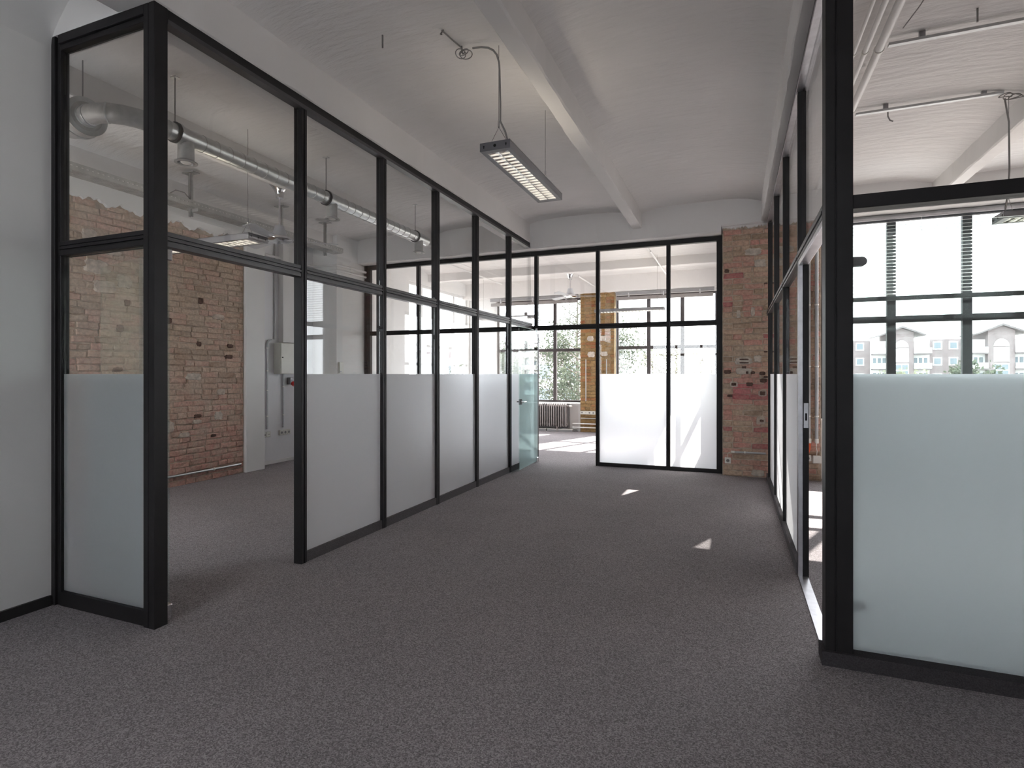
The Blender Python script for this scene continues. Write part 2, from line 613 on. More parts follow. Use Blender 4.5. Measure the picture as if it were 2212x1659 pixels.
# far room walls with openings
fw = M()
fw.box(-6.65, -6.50, 8.62, 10.30, 0, 3.9).box(-6.65, -6.50, 10.30, 13.20, 0, 0.85).box(-6.65, -6.50, 10.30, 13.20, 3.42, 3.9).box(-6.65, -6.50, 13.20, 13.45, 0, 3.9)
struct('wall_far_left', fw, 'wall')
fr = M()
fr.box(-0.20, -0.05, 8.62, 9.0, 0, 3.9).box(-0.20, -0.05, 9.0, 12.8, 0, 0.8).box(-0.20, -0.05, 9.0, 12.8, 2.60, 3.9).box(-0.20, -0.05, 12.8, 13.45, 0, 3.9)
struct('wall_far_right', fr, 'wall')
fe = M()
fe.box(-6.5, -5.74, 13.25, 13.45, 0, 3.9).box(-5.74, -3.45, 13.25, 13.45, 0, 0.70).box(-5.74, -3.45, 13.25, 13.45, 3.28, 3.9)
fe.box(-3.45, -2.62, 13.25, 13.45, 0, 3.9).box(-2.62, -0.34, 13.25, 13.45, 0, 0.70).box(-2.62, -0.34, 13.25, 13.45, 3.28, 3.9).box(-0.34, -0.2, 13.25, 13.45, 0, 3.9)
struct('wall_far_end', fe, 'wall')
# window wall of the right room
rw = M()
rw.box(1.08, 5.45, 8.42, 8.62, 0, 0.80)
struct('wall_right_end', rw, 'wall')

# ------------------------------------------------------------------ brickwork
def brick_mesh(seed, L, H, D=0.05, rough=0.007, tint=0.5):
    rnd = random.Random(seed)
    j = lambda a=rough: rnd.uniform(-a, a)
    m = M()
    hx, hz = L / 2, H / 2
    j2 = lambda a: rnd.uniform(-a, a)
    ring0 = [(-hx, 0.02, -hz), (hx, 0.02, -hz), (hx, 0.02, hz), (-hx, 0.02, hz)]
    ring1 = [(x + j(), -0.003 + j(0.003), z + j()) for x, z in ((-hx, -hz), (0, -hz), (hx, -hz), (hx, hz), (0, hz), (-hx, hz))]
    k = 0.012
    ring2 = [(x + j(), -0.012 + j(0.006), z + j()) for x, z in ((-hx + k, -hz + k), (0, -hz + k * 0.7), (hx - k, -hz + k), (hx - k, hz - k), (0, hz - k * 0.7), (-hx + k, hz - k))]
    m.v += ring0 + ring1 + ring2
    m.f += [(0, 1, 6, 5, 4), (1, 2, 7, 6), (2, 3, 9, 8, 7), (3, 0, 4, 9)]
    for i in range(6):
        i2 = (i + 1) % 6
        m.f.append((4 + i, 4 + i2, 10 + i2, 10 + i))
    m.f += [(10, 11, 14, 15), (11, 12, 13, 14)]
    return m

VAR = {}
def variants(mat, L, H, n, tag_):
    out = []
    rnd = random.Random(sum(map(ord, mat + tag_)))
    for i in range(n):
        m = brick_mesh(rnd.random() * 1e6, L, H)
        me = bpy.data.meshes.new('brick')
        me.from_pydata(m.v, [], m.f)
        me.materials.append(MT[mat])
        at = me.attributes.new('tint', 'FLOAT', 'POINT')
        at.data.foreach_set('value', [(i + rnd.random()) / n] * len(m.v))
        out.append(me)
    return out

def courses(s0, s1, z0, z1, L=0.25, H=0.075, rnd=None, ragged=0.0):
    """yield (centre along wall, centre z, length, height)"""
    n = int(round((z1 - z0) / H))
    for r in range(n):
        z = z0 + (r + 0.5) * H
        half = (r % 2 == 1)
        s = s0
        first = True
        # alternate rows of stretchers with rows of headers (rough bond)
        while s < s1 - 0.03:
            l = (L if rnd.random() < 0.72 else L * 0.5) * rnd.uniform(0.9, 1.08)
            if first and half:
                l = L * 0.5
            first = False
            l = min(l, s1 - s)
            yield s + l / 2, z + rnd.uniform(-0.004, 0.004) + 0.010 * math.sin(s * 2.3 + r * 0.21), l, H
            s += l

def brick_field(parent, to_world, rot, s0, s1, z0, z1, mat, visible, skip=lambda s, z: False, seed=1, special=None, limit=300):
    rnd = random.Random(seed)
    full = variants(mat, 0.240, 0.066, 18, 'f')
    half = variants(mat, 0.115, 0.066, 10, 'h')
    red = None
    items = []
    for s, z, l, h in courses(s0, s1, z0, z1, rnd=rnd):
        if skip(s, z):
            continue
        kind = 'f' if l > 0.19 else 'h'
        pr = project(to_world(s, z))
        area = 0
        if pr and visible(*pr[:2]):
            pa, pb = project(to_world(s - l / 2, z)), project(to_world(s + l / 2, z))
            area = abs(pa[0] - pb[0]) * FPX * h / pr[2]
        items.append((area, s, z, l, kind, rnd.random(), rnd.uniform(-0.004, 0.006)))
    items.sort(key=lambda t: -t[0])
    P = worg(parent)
    rest = M()
    tints = []
    R = Matrix.Rotation(rot, 3, 'Z')
    for n, (area, s, z, l, kind, q, push) in enumerate(items):
        ms = full if kind == 'f' else half
        me = ms[int(q * len(ms))]
        base_l = 0.25 if kind == 'f' else 0.125
        sx = max(0.3, (l - 0.012) / (base_l - 0.012))
        p = Vector(to_world(s, z)) + R @ Vector((0, push, 0))
        if n < limit and area > 30:
            o = bpy.data.objects.new('brick', me)
            COL.objects.link(o)
            o.parent = parent
            o.location = p - P
            o.rotation_euler = (0, 0, rot)
            o.scale = (sx, 1, 1)
            if special:
                sp = special(s, z, q)
                if sp:
                    o.material_slots[0].link = 'OBJECT'
                    o.material_slots[0].material = MT[sp]
        else:
            b = len(rest.v)
            t = me.attributes['tint'].data[0].value
            for v in me.vertices:
                w = R @ Vector((v.co.x * sx, v.co.y, v.co.z)) + p
                rest.v.append(tuple(w))
                tints.append(t)
            for f in me.polygons:
                rest.f.append(tuple(b + i for i in f.vertices))
    if rest.v:
        o = mk('brickwork', rest, mat, parent)
        at = o.data.attributes.new('tint', 'FLOAT', 'POINT')
        at.data.foreach_set('value', tints)
        o['kind'] = 'stuff'

def blob(name, parent, to_world, s, z, rs, rz, mat, depth=0.03, seed=0, n=22):
    """irregular flat-ish patch of plaster or a broken-out hole on a wall"""
    rnd = random.Random(seed)
    m = M()
    for k in range(n):
        a = 2 * PI * k / n
        q = rnd.uniform(0.86, 1.08) / (abs(math.cos(a)) ** 5 + abs(math.sin(a)) ** 5) ** 0.2
        m.v.append(tuple(to_world(s + rs * q * math.cos(a), z + rz * q * math.sin(a), -0.01)))
    for k in range(n):
        a = 2 * PI * k / n
        q = rnd.uniform(0.70, 0.90) / (abs(math.cos(a)) ** 5 + abs(math.sin(a)) ** 5) ** 0.2
        m.v.append(tuple(to_world(s + rs * q * math.cos(a), z + rz * q * math.sin(a), depth)))
    m.v.append(tuple(to_world(s, z, depth + 0.004)))
    for k in range(n):
        k2 = (k + 1) % n
        m.f.append((k, k2, n + k2, n + k))
        m.f.append((n + k, n + k2, 2 * n))
    return mk(name, m, mat, parent)

# left room brick wall (face x = -6.46, bricks look along +x)
lw_pt = lambda s, z, out=0.0: (-6.472 + out, s, z)
def lw_vis(x, y):
    return (140 < x < 318 and 380 < y < 815) or (362 < x < 530 and 420 < y < 1060)
lw_top = {}
def lw_skip(s, z):
    q = int(s / 0.12)
    if q not in lw_top:
        lw_top[q] = 3.27 + random.Random(q * 13 + 5).uniform(-0.05, 0.05)
    return z > lw_top[q]
brick_field(wall_west, lw_pt, PI / 2, 1.4, 5.91, 0.0, 3.375, 'brick_tan', lw_vis, lw_skip, 3)
rl = random.Random(99)
for k in range(38):
    s, z = rl.uniform(3.6, 5.8), rl.uniform(0.2, 3.2)
    if rl.random() < 0.62:
        blob('plaster_patch', wall_west, lw_pt, s, z, rl.uniform(0.05, 0.15), rl.uniform(0.03, 0.09), rl.choice(['patch', 'patch_grey', 'patch_grey']), 0.022, k)
    else:
        blob('broken_hole', wall_west, lw_pt, s, z, rl.uniform(0.03, 0.07), rl.uniform(0.02, 0.045), 'cavity', 0.021, k)
m = M()
rr = random.Random(4)
n = 150
for i in range(n + 1):
    y = 1.4 + (5.92 - 1.4) * i / n
    z = 3.29 + 0.022 * math.sin(i * 0.55) + rr.uniform(-0.022, 0.022)
    m.v += [(-6.44, y, z), (-6.44, y, 3.50), (-6.475, y, z - 0.01)]
for i in range(n):
    a = 3 * i
    m.f += [(a, a + 3, a + 4, a + 1), (a + 2, a + 5, a + 3, a)]
mk('ragged_plaster', m, 'wall', wall_west)

# brick pillar at the end of the corridor (face y = 8.2)
pillar = struct('wall_brick_pier', M().box(-0.145, 1.06, 8.222, 8.66, 0, 3.60), 'mortar')
pp = lambda s, z, out=0.0: (s, 8.222 - out, z)
def pil_special(s, z, q):
    if 0.08 < s < 0.45 and 0.95 < z < 1.42 and q < 0.72: return 'redpaint'
    if z < 0.85 and s < 0.45 and q < 0.10: return 'redpaint'
    if 1.42 < z < 3.2 and q < 0.05: return 'redpaint'
    return None
brick_field(pillar, pp, 0.0, -0.14, 1.05, 0.0, 3.40, 'brick_pillar', lambda x, y: 1555 < x < 1790, seed=11, special=pil_special)
for k, (s, z, a, b, mt) in enumerate(((0.12, 1.58, 0.13, 0.055, 'patch'), (0.30, 1.61, 0.055, 0.05, 'patch'), (0.13, 1.44, 0.12, 0.05, 'patch'), (0.0, 1.26, 0.06, 0.045, 'patch'),
                                      (0.24, 3.06, 0.12, 0.055, 'patch'), (0.33, 2.90, 0.08, 0.06, 'patch'), (0.24, 2.25, 0.03, 0.07, 'patch'), (0.06, 2.22, 0.03, 0.06, 'patch'),
                                      (0.34, 0.77, 0.07, 0.06, 'patch_grey'), (0.36, 1.14, 0.06, 0.05, 'patch_grey'), (0.3, 0.06, 0.09, 0.05, 'patch'))):
    blob('plaster_patch', pillar, pp, s, z, a, b, mt, 0.020, 40 + k)
for k, (s, z, a, b) in enumerate(((0.13, 1.60, 0.07, 0.012), (0.13, 1.555, 0.07, 0.012), (0.13, 1.49, 0.03, 0.018), (0.17, 1.42, 0.02, 0.022), (0.24, 1.42, 0.03, 0.022),
                                  (0.0, 1.26, 0.036, 0.026), (0.20, 1.26, 0.045, 0.028), (0.36, 1.14, 0.04, 0.03), (0.37, 1.31, 0.05, 0.03), (0.40, 1.36, 0.03, 0.014),
                                  (-0.08, 1.43, 0.05, 0.03), (0.36, 1.41, 0.04, 0.025), (0.40, 1.70, 0.025, 0.012), (0.40, 2.62, 0.025, 0.012), (0.35, 0.77, 0.03, 0.02), (-0.05, 1.1, 0.04, 0.02), (-0.09, 2.82, 0.035, 0.03))):
    blob('broken_hole', pillar, pp, s, z, a, b, 'cavity', 0.026, 80 + k)
m = M()
n = 70
for i in range(n + 1):
    x = -0.15 + 1.2 * i / n
    z = 3.405 + 0.01 * math.sin(i * 0.5) + rr.uniform(-0.012, 0.012)
    m.v += [(x, 8.196, z), (x, 8.196, 3.47), (x, 8.23, z - 0.01)]
for i in range(n):
    a = 3 * i
    m.f += [(a, a + 1, a + 4, a + 3), (a + 2, a, a + 3, a + 5)]
mk('ragged_plaster', m, 'beam', pillar)

# ochre pillar between the far windows
pier = struct('wall_far_pier', M().box(-3.45, -2.62, 13.11, 13.3, 0, 3.36), 'mortar_yellow')
op = lambda s, z, out=0.0: (s, 13.11 - out, z)
brick_field(pier, op, 0.0, -3.45, -2.62, 0.0, 3.36, 'brick_ochre', lambda x, y: 1250 < x < 1335 and 600 < y < 940, seed=21)
for k, (s, z, a, b) in enumerate(((-3.2, 2.25, 0.09, 0.07), (-3.18, 1.87, 0.10, 0.075), (-2.9, 2.25, 0.08, 0.07), (-2.86, 1.88, 0.09, 0.06))):
    blob('plaster_patch', pier, op, s, z, a, b, 'patch', 0.020, 120 + k)

# ------------------------------------------------------------------ windows
def window(name, axis, c, s0, s1, z0, z1, mull, trans, mat, fr=0.05, dep=0.06, sill=None, label=None):
    """axis 'x': runs along x at y=c; axis 'y': runs along y at x=c"""
    def bx(m, a, b, d0, d1, e, f):
        return m.box(a, b, d0, d1, e, f) if axis == 'x' else m.box(d0, d1, a, b, e, f)
    w = thing(name, ((s0 + s1) / 2, c, z0) if axis == 'x' else (c, (s0 + s1) / 2, z0), kind='structure')
    m = M()
    bx(m, s0, s0 + fr, c - dep / 2, c + dep / 2, z0, z1)
    bx(m, s1 - fr, s1, c - dep / 2, c + dep / 2, z0, z1)
    bx(m, s0 + fr, s1 - fr, c - dep / 2, c + dep / 2, z0, z0 + fr)
    bx(m, s0 + fr, s1 - fr, c - dep / 2, c + dep / 2, z1 - fr, z1)
    mk('frame', m, mat, w, bevel=0.004)
    for p, wd in mull:
        mk('mullion', bx(M(), p - wd / 2, p + wd / 2, c - dep / 2 - 0.006, c + dep / 2, z0 + fr, z1 - fr), mat, w, bevel=0.004)
    xs = [s0 + fr] + [p for p, _ in mull] + [s1 - fr]
    ws = [0] + [wd for _, wd in mull] + [0]
    for zt, h in trans:
        for i in range(len(xs) - 1):
            a, b = xs[i] + ws[i] / 2, xs[i + 1] - ws[i + 1] / 2
            mk('transom', bx(M(), a, b, c - dep / 2 - 0.003, c + dep / 2, zt - h / 2, zt + h / 2), mat, w, bevel=0.004)
    zs = [z0 + fr] + [t for t, _ in trans] + [z1 - fr]
    for i in range(len(xs) - 1):
        for j in range(len(zs) - 1):
            mk('pane', bx(M(), xs[i], xs[i + 1], c + 0.004, c + 0.010, zs[j], zs[j + 1]), 'win_glass', w)
    if sill:
        mk('sill', bx(M(), s0, s1, sill[0], sill[1], z0 - 0.035, z0), 'wall', w, bevel=0.004)
    return w
window('window_1', 'x', 13.38, -5.74, -3.45, 0.70, 3.28, [(-4.95, 0.07), (-4.17, 0.085)], [(2.0, 0.075)], 'frame_brown', sill=(13.08, 13.36))
window('window_2', 'x', 13.38, -2.62, -0.34, 0.70, 3.28, [(-1.86, 0.085), (-1.10, 0.085)], [(2.03, 0.075)], 'frame_brown', sill=(13.10, 13.36))
window('window_3', 'y', -6.60, 10.30, 13.20, 0.85, 3.42, [(10.95, 0.06), (11.75, 0.06), (12.5, 0.06)], [(2.05, 0.06)], 'frame_white')
window('window_4', 'y', -0.12, 9.0, 12.8, 0.80, 2.60, [(10.0, 0.06), (10.95, 0.06), (11.9, 0.06)], [(1.6, 0.05)], 'frame_brown')
window('window_5', 'x', 8.55, 1.06, 5.45, 0.80, 3.44, [(1.90, 0.10), (2.70, 0.10), (3.50, 0.10), (4.30, 0.10)], [(2.11, 0.085)], 'frame_black', fr=0.06, sill=(8.40, 8.52))

window('window_6', 'x', YB - 0.09, -2.8, -0.2, 0.80, 3.30, [(-1.93, 0.08), (-1.07, 0.08)], [(2.1, 0.08)], 'frame_black')
window('window_7_added', 'x', 1.26, -6.3, -4.4, 1.10, 2.90, [(-5.35, 0.08)], [(2.1, 0.08)], 'frame_black')  # unseen window added to bring more daylight into the left room

# ------------------------------------------------------------------ glass partitions
def bar(axis, c, dep, a, b, z0, z1, m=None):
    m = m or M()
    return m.box(a, b, c - dep / 2, c + dep / 2, z0, z1) if axis == 'x' else m.box(c - dep / 2, c + dep / 2, a, b, z0, z1)

def post(par, axis, c, s, w, dep, z1, mat='black'):
    m = M()
    g = 0.004
    bar(axis, c, dep, s - w / 2, s - g, 0, z1, m)
    bar(axis, c, dep, s + g, s + w / 2, 0, z1, m)
    bar(axis, c, dep - 0.02, s - g, s + g, 0, z1 - 0.002, m)
    return mk('post', m, mat, par, bevel=0.002)

def bay(par, axis, c, a, b, z_base, z_tr, tr_h, z_top, lower=True, film_side=1, base_mat='skirt', base_dep=0.055, rail_mat='grey_rail', film=True):
    """one glazed bay between posts"""
    zt0, zt1 = z_tr - tr_h / 2, z_tr + tr_h / 2
    m = M()
    bar(axis, c, 0.066, a, b, zt0, zt0 + tr_h * 0.30, m)
    bar(axis, c, 0.052, a, b, zt0 + tr_h * 0.30, zt0 + tr_h * 0.42, m)
    bar(axis, c, 0.076, a, b, zt0 + tr_h * 0.42, zt0 + tr_h * 0.58, m)
    bar(axis, c, 0.052, a, b, zt0 + tr_h * 0.58, zt0 + tr_h * 0.70, m)
    bar(axis, c, 0.066, a, b, zt0 + tr_h * 0.70, zt1, m)
    mk('transom', m, rail_mat, par, bevel=0.0015)
    mk('glass_pane', bar(axis, c, 0.010, a + 0.001, b - 0.001, zt1 + 0.001, z_top), 'glass', par)
    if lower:
        mk('base_rail', bar(axis, c, base_dep, a, b, 0, z_base), base_mat, par)
        mk('glass_pane', bar(axis, c, 0.010, a + 0.001, b - 0.001, z_base, zt0 - 0.001), 'glass', par)
        if film:
            q = c + film_side * 0.0062
            m = M()
            if axis == 'y':
                m.quad((q, a, z_base), (q, b, z_base), (q, b, 1.40), (q, a, 1.40))
            else:
                m.quad((a, q, z_base), (b, q, z_base), (b, q, 1.40), (a, q, 1.40))
            tag(mk('frosted_film', m, 'film', par), 'milky frosted privacy film up to chest height')

# -- left run beside the corridor
XP = -2.985
lp = thing('glass_partition', (XP, 5.2, 0), 'long black-framed glass partition on the corridor side of the room with the galvanised duct', 'partition', kind='thing')
ypost = [3.245, 4.265, 5.255, 6.250, 7.345]
for y in ypost:
    post(lp, 'y', XP, y, 0.056, 0.074, 3.39)
ye = [2.176] + ypost + [8.27]
for i in range(len(ye) - 1):
    a = ye[i] + (0.028 if i else 0.0)
    b = ye[i + 1] - (0.028 if i < 5 else 0)
    bay(lp, 'y', XP, a, b, 0.075, 2.157, 0.084, 3.385, lower=(i != 0), film_side=1)
mk('top_rail', bar('y', XP, 0.074, 2.176, 8.33, 3.385, 3.445), 'black', lp, bevel=0.002)
mk('top_track', bar('y', XP + 0.012, 0.066, 2.176, 8.13, 3.36, 3.386), 'grey_rail', lp)

# -- short bay by the left wall
YBAY = 2.135
bp = thing('glass_partition', (-3.4, YBAY, 0), 'short single-bay glass partition between the white left wall and the black corner post', 'partition', kind='thing')
m = M()
m.box(-3.03, -2.992, 2.095, 2.175, 0, 3.445).box(-2.988, -2.943, 2.095, 2.175, 0, 3.445).box(-2.995, -2.985, 2.105, 2.165, 0, 3.44)
mk('corner_post', m, 'black', bp, bevel=0.002)
m = M().box(-3.85, -3.815, 2.095, 2.175, 0, 3.445).box(-3.815, -3.785, 2.110, 2.160, 0, 3.42)
mk('post', m, 'black', bp, bevel=0.002)
bay(bp, 'x', YBAY, -3.785, -3.03, 0.085, 2.157, 0.084, 3.40, film_side=-1, base_mat='black', rail_mat='black')
m = M().box(-3.785, -3.03, 2.095, 2.175, 3.392, 3.445).box(-3.785, -3.03, 2.11, 2.16, 3.36, 3.394)
mk('top_rail', m, 'black', bp, bevel=0.002)

# -- end partition across the corridor and the left room
YE = 8.385
ep = thing('glass_partition', (-3.1, YE, 0), 'black-framed glass partition across the end of the corridor beside the brick pier', 'partition', kind='thing')
xp = [-5.10, -4.0, -2.925, -1.93, -0.885]
for x in xp:
    post(ep, 'x', YE, x, 0.056, 0.07, 3.30)
m = M().box(-6.20, -6.15, YE - 0.05, YE + 0.05, 0, 3.35).box(-6.15, -6.09, YE - 0.035, YE + 0.035, 0, 3.34)
mk('post', m, 'black', ep, bevel=0.002)
m = M().box(-0.225, -0.175, YE - 0.045, YE + 0.045, 0, 3.35).box(-0.175, -0.148, YE - 0.05, YE + 0.05, 0, 3.35)
mk('post', m, 'black', ep, bevel=0.002)
xe = [-6.09] + xp + [-0.225]
for i in range(len(xe) - 1):
    a = xe[i] + (0.028 if i else 0)
    b = xe[i + 1] - (0.028 if i < len(xe) - 2 else 0)
    bay(ep, 'x', YE, a, b, 0.055, 2.13, 0.075, 3.285, lower=(i != 3), film_side=-1, base_mat='black', base_dep=0.07, rail_mat='black')
mk('top_rail', M().box(-6.09, -0.225, YE - 0.04, YE + 0.04, 3.28, 3.352), 'black', ep, bevel=0.002)

# -- right run along the corridor
XQ = 0.445
rp = thing('glass_partition', (XQ, 5.8, 0), 'receding glass partition on the right of the corridor with an open doorway', 'partition', kind='thing')
yq = [5.60, 6.78, 7.93]
for y in yq:
    post(rp, 'y', XQ, y, 0.05, 0.062, 3.39)
m = M().box(XQ - 0.031, XQ + 0.035, 4.325, 4.375, 0, 3.39)
mk('post', m, 'black', rp, bevel=0.002)
mk('door_jamb', M().box(XQ - 0.031, XQ - 0.002, 4.300, 4.325, 0.0, 2.19), 'alu', rp, bevel=0.002)
jm = mk('door_jamb', M().box(XQ - 0.002, XQ + 0.035, 4.300, 4.325, 0.0, 2.19), 'black', rp, bevel=0.002)
sp = mk('strike_plate', M().box(XQ + 0.003, XQ + 0.031, 4.296, 4.301, 1.03, 1.20), 'alu', jm)
mk('strike_hole', M().box(XQ + 0.011, XQ + 0.023, 4.2945, 4.297, 1.08, 1.13), 'hole', jm)
yy = [4.35] + yq + [8.19]
for i in range(len(yy) - 1):
    a = yy[i] + 0.025
    b = yy[i + 1] - (0.025 if i < 3 else 0)
    bay(rp, 'y', XQ, a, b, 0.07, 2.215, 0.065, 3.385, film_side=-1, base_dep=0.075)
bay(rp, 'y', XQ, 3.17, 4.325, 0.07, 2.215, 0.065, 3.385, lower=False)
mk('door_head', M().box(XQ - 0.028, XQ + 0.030, 3.17, 4.30, 2.150, 2.184), 'alu', rp, bevel=0.002)
mk('top_rail', bar('y', XQ, 0.066, 3.17, 8.19, 3.385, 3.445), 'grey_rail', rp, bevel=0.002)
mk('top_track', bar('y', XQ - 0.02, 0.04, 3.17, 8.19, 3.36, 3.386), 'alu', rp)
mk('threshold', M().box(XQ - 0.03, XQ + 0.03, 3.172, 4.30, 0.0, 0.006), 'alu', rp)

# -- front right run
YQ = 3.11
fp = thing('glass_partition', (2.9, YQ, 0), 'nearest glass partition on the right with a tall frosted panel and thick corner post', 'partition', kind='thing')
m = M().box(0.412, 0.453, 3.055, 3.165, 0, 3.445).box(0.459, 0.528, 3.055, 3.165, 0, 3.445).box(0.45, 0.462, 3.066, 3.16, 0, 3.44)
mk('corner_post', m, 'black', fp, bevel=0.002)
for x in (2.0, 3.6, 5.2):
    post(fp, 'x', YQ, x, 0.07, 0.10, 3.40)
xf = [0.528, 2.0, 3.6, 5.2]
for i in range(3):
    a = xf[i] + (0.035 if i else 0)
    b = xf[i + 1] - 0.035
    zt, th = 2.222, 0.066
    mk('transom', bar('x', YQ, 0.09, a, b, zt - th / 2, zt + th / 2), 'black', fp, bevel=0.002)
    mk('glass_pane', bar('x', YQ, 0.010, a, b, zt + th / 2, 3.39), 'glass', fp)
    mk('glass_pane', bar('x', YQ, 0.010, a, b, 0.07, zt - th / 2), 'glass', fp)
    q = YQ - 0.0062
    mk('frosted_film', M().quad((a, q, 0.07), (b, q, 0.07), (b, q, 1.40), (a, q, 1.40)), 'film', fp)
mk('top_rail', bar('x', YQ, 0.10, 0.528, 5.3, 3.385, 3.445), 'black', fp, bevel=0.002)
mk('base_rail', M().box(0.395, 5.3, 3.035, 3.055, 0, 0.068).box(0.395, 0.412, 3.055, 3.158, 0, 0.068).box(0.53, 5.3, 3.055, 3.15, 0, 0.066), 'skirt_shaded', fp)
struct('wall_front', M().box(0.40, 5.45, 3.055, 3.2, 3.445, 3.9), 'beam')

# ------------------------------------------------------------------ frameless glass doors
def glass_door(name, hinge, ang, width, z0, z1, label, hinge_style='patch', handle=None, film='film'):
    d = thing(name, (hinge[0], hinge[1], 0), label, 'door', kind='structure')
    u = Vector((math.cos(ang), math.sin(ang), 0))
    nrm = Vector((-u.y, u.x, 0))
    H = Vector((hinge[0], hinge[1], 0))
    mid = H + u * (width / 2 + 0.01)
    mk('glass_pane', M().obox(mid + Vector((0, 0, (z0 + z1) / 2)), u * (width / 2), nrm * 0.005, Vector((0, 0, (z1 - z0) / 2))), 'door_glass', d)
    a = H + u * 0.012 + nrm * 0.0062
    b = H + u * (width + 0.008) + nrm * 0.0062
    mk('frosted_film', M().quad((a.x, a.y, z0 + 0.002), (b.x, b.y, z0 + 0.002), (b.x, b.y, 1.40), (a.x, a.y, 1.40)), film, d)
    if hinge_style == 'patch':
        for zc in (z0 + 0.012, z1 - 0.012):
            f = mk('patch_fitting', M().obox(H + u * 0.035 + Vector((0, 0, zc)), u * 0.035, nrm * 0.017, Vector((0, 0, 0.045))), 'chrome', d, bevel=0.004)
        mk('pivot', M().lathe([(0.018, 0.0), (0.018, 0.012), (0.008, 0.012), (0.008, z0 + 0.002)], H + u * 0.03), 'chrome', d, smooth=True)
        mk('pivot', M().lathe([(0.010, 0.0), (0.010, 0.045)], H + u * 0.03 + Vector((0, 0, z1))), 'black', d, smooth=True)
    else:
        for zc in (0.24, 1.965):
            m = M()
            c = H + Vector((0, 0, zc))
            m.obox(c + u * 0.045, u * 0.05, nrm * 0.016, Vector((0, 0, 0.024)))
            m.lathe([(0.024, -0.016), (0.024, 0.016)], c + u * 0.095, nrm, 20)
            mk('hinge', m, 'lamp', d, smooth=True, bevel=0.002)
    if handle:
        c = H + u * (width - 0.06) + Vector((0, 0, handle))
        m = M().obox(c, u * 0.028, nrm * 0.016, Vector((0, 0, 0.04)))
        lk = mk('lock_case', m, 'black', d, bevel=0.004)
        for sgn in (1, -1):
            q = c + nrm * sgn * 0.05
            m = M().tube([c + nrm * sgn * 0.017, q, q - u * 0.11], 0.009, 8)
            mk('lever', m, 'chrome', lk, smooth=True)
    return d
glass_door('door_1', (-2.985, 2.215), math.atan2(0.19, -0.88), 0.92, 0.03, 2.105, 'glass door swung open into the room with the brick wall, behind the black corner post')
glass_door('door_2', (-2.89, 8.33), math.atan2(-0.98, 0.05), 0.93, 0.03, 2.085, 'glass door at the end of the corridor standing open against the left partition', handle=1.0, film='tint_film')
glass_door('door_3', (0.50, 3.24), math.radians(4), 1.02, 0.02, 2.14, 'glass door swung open behind the nearest frosted panel on the right', 'hinge')

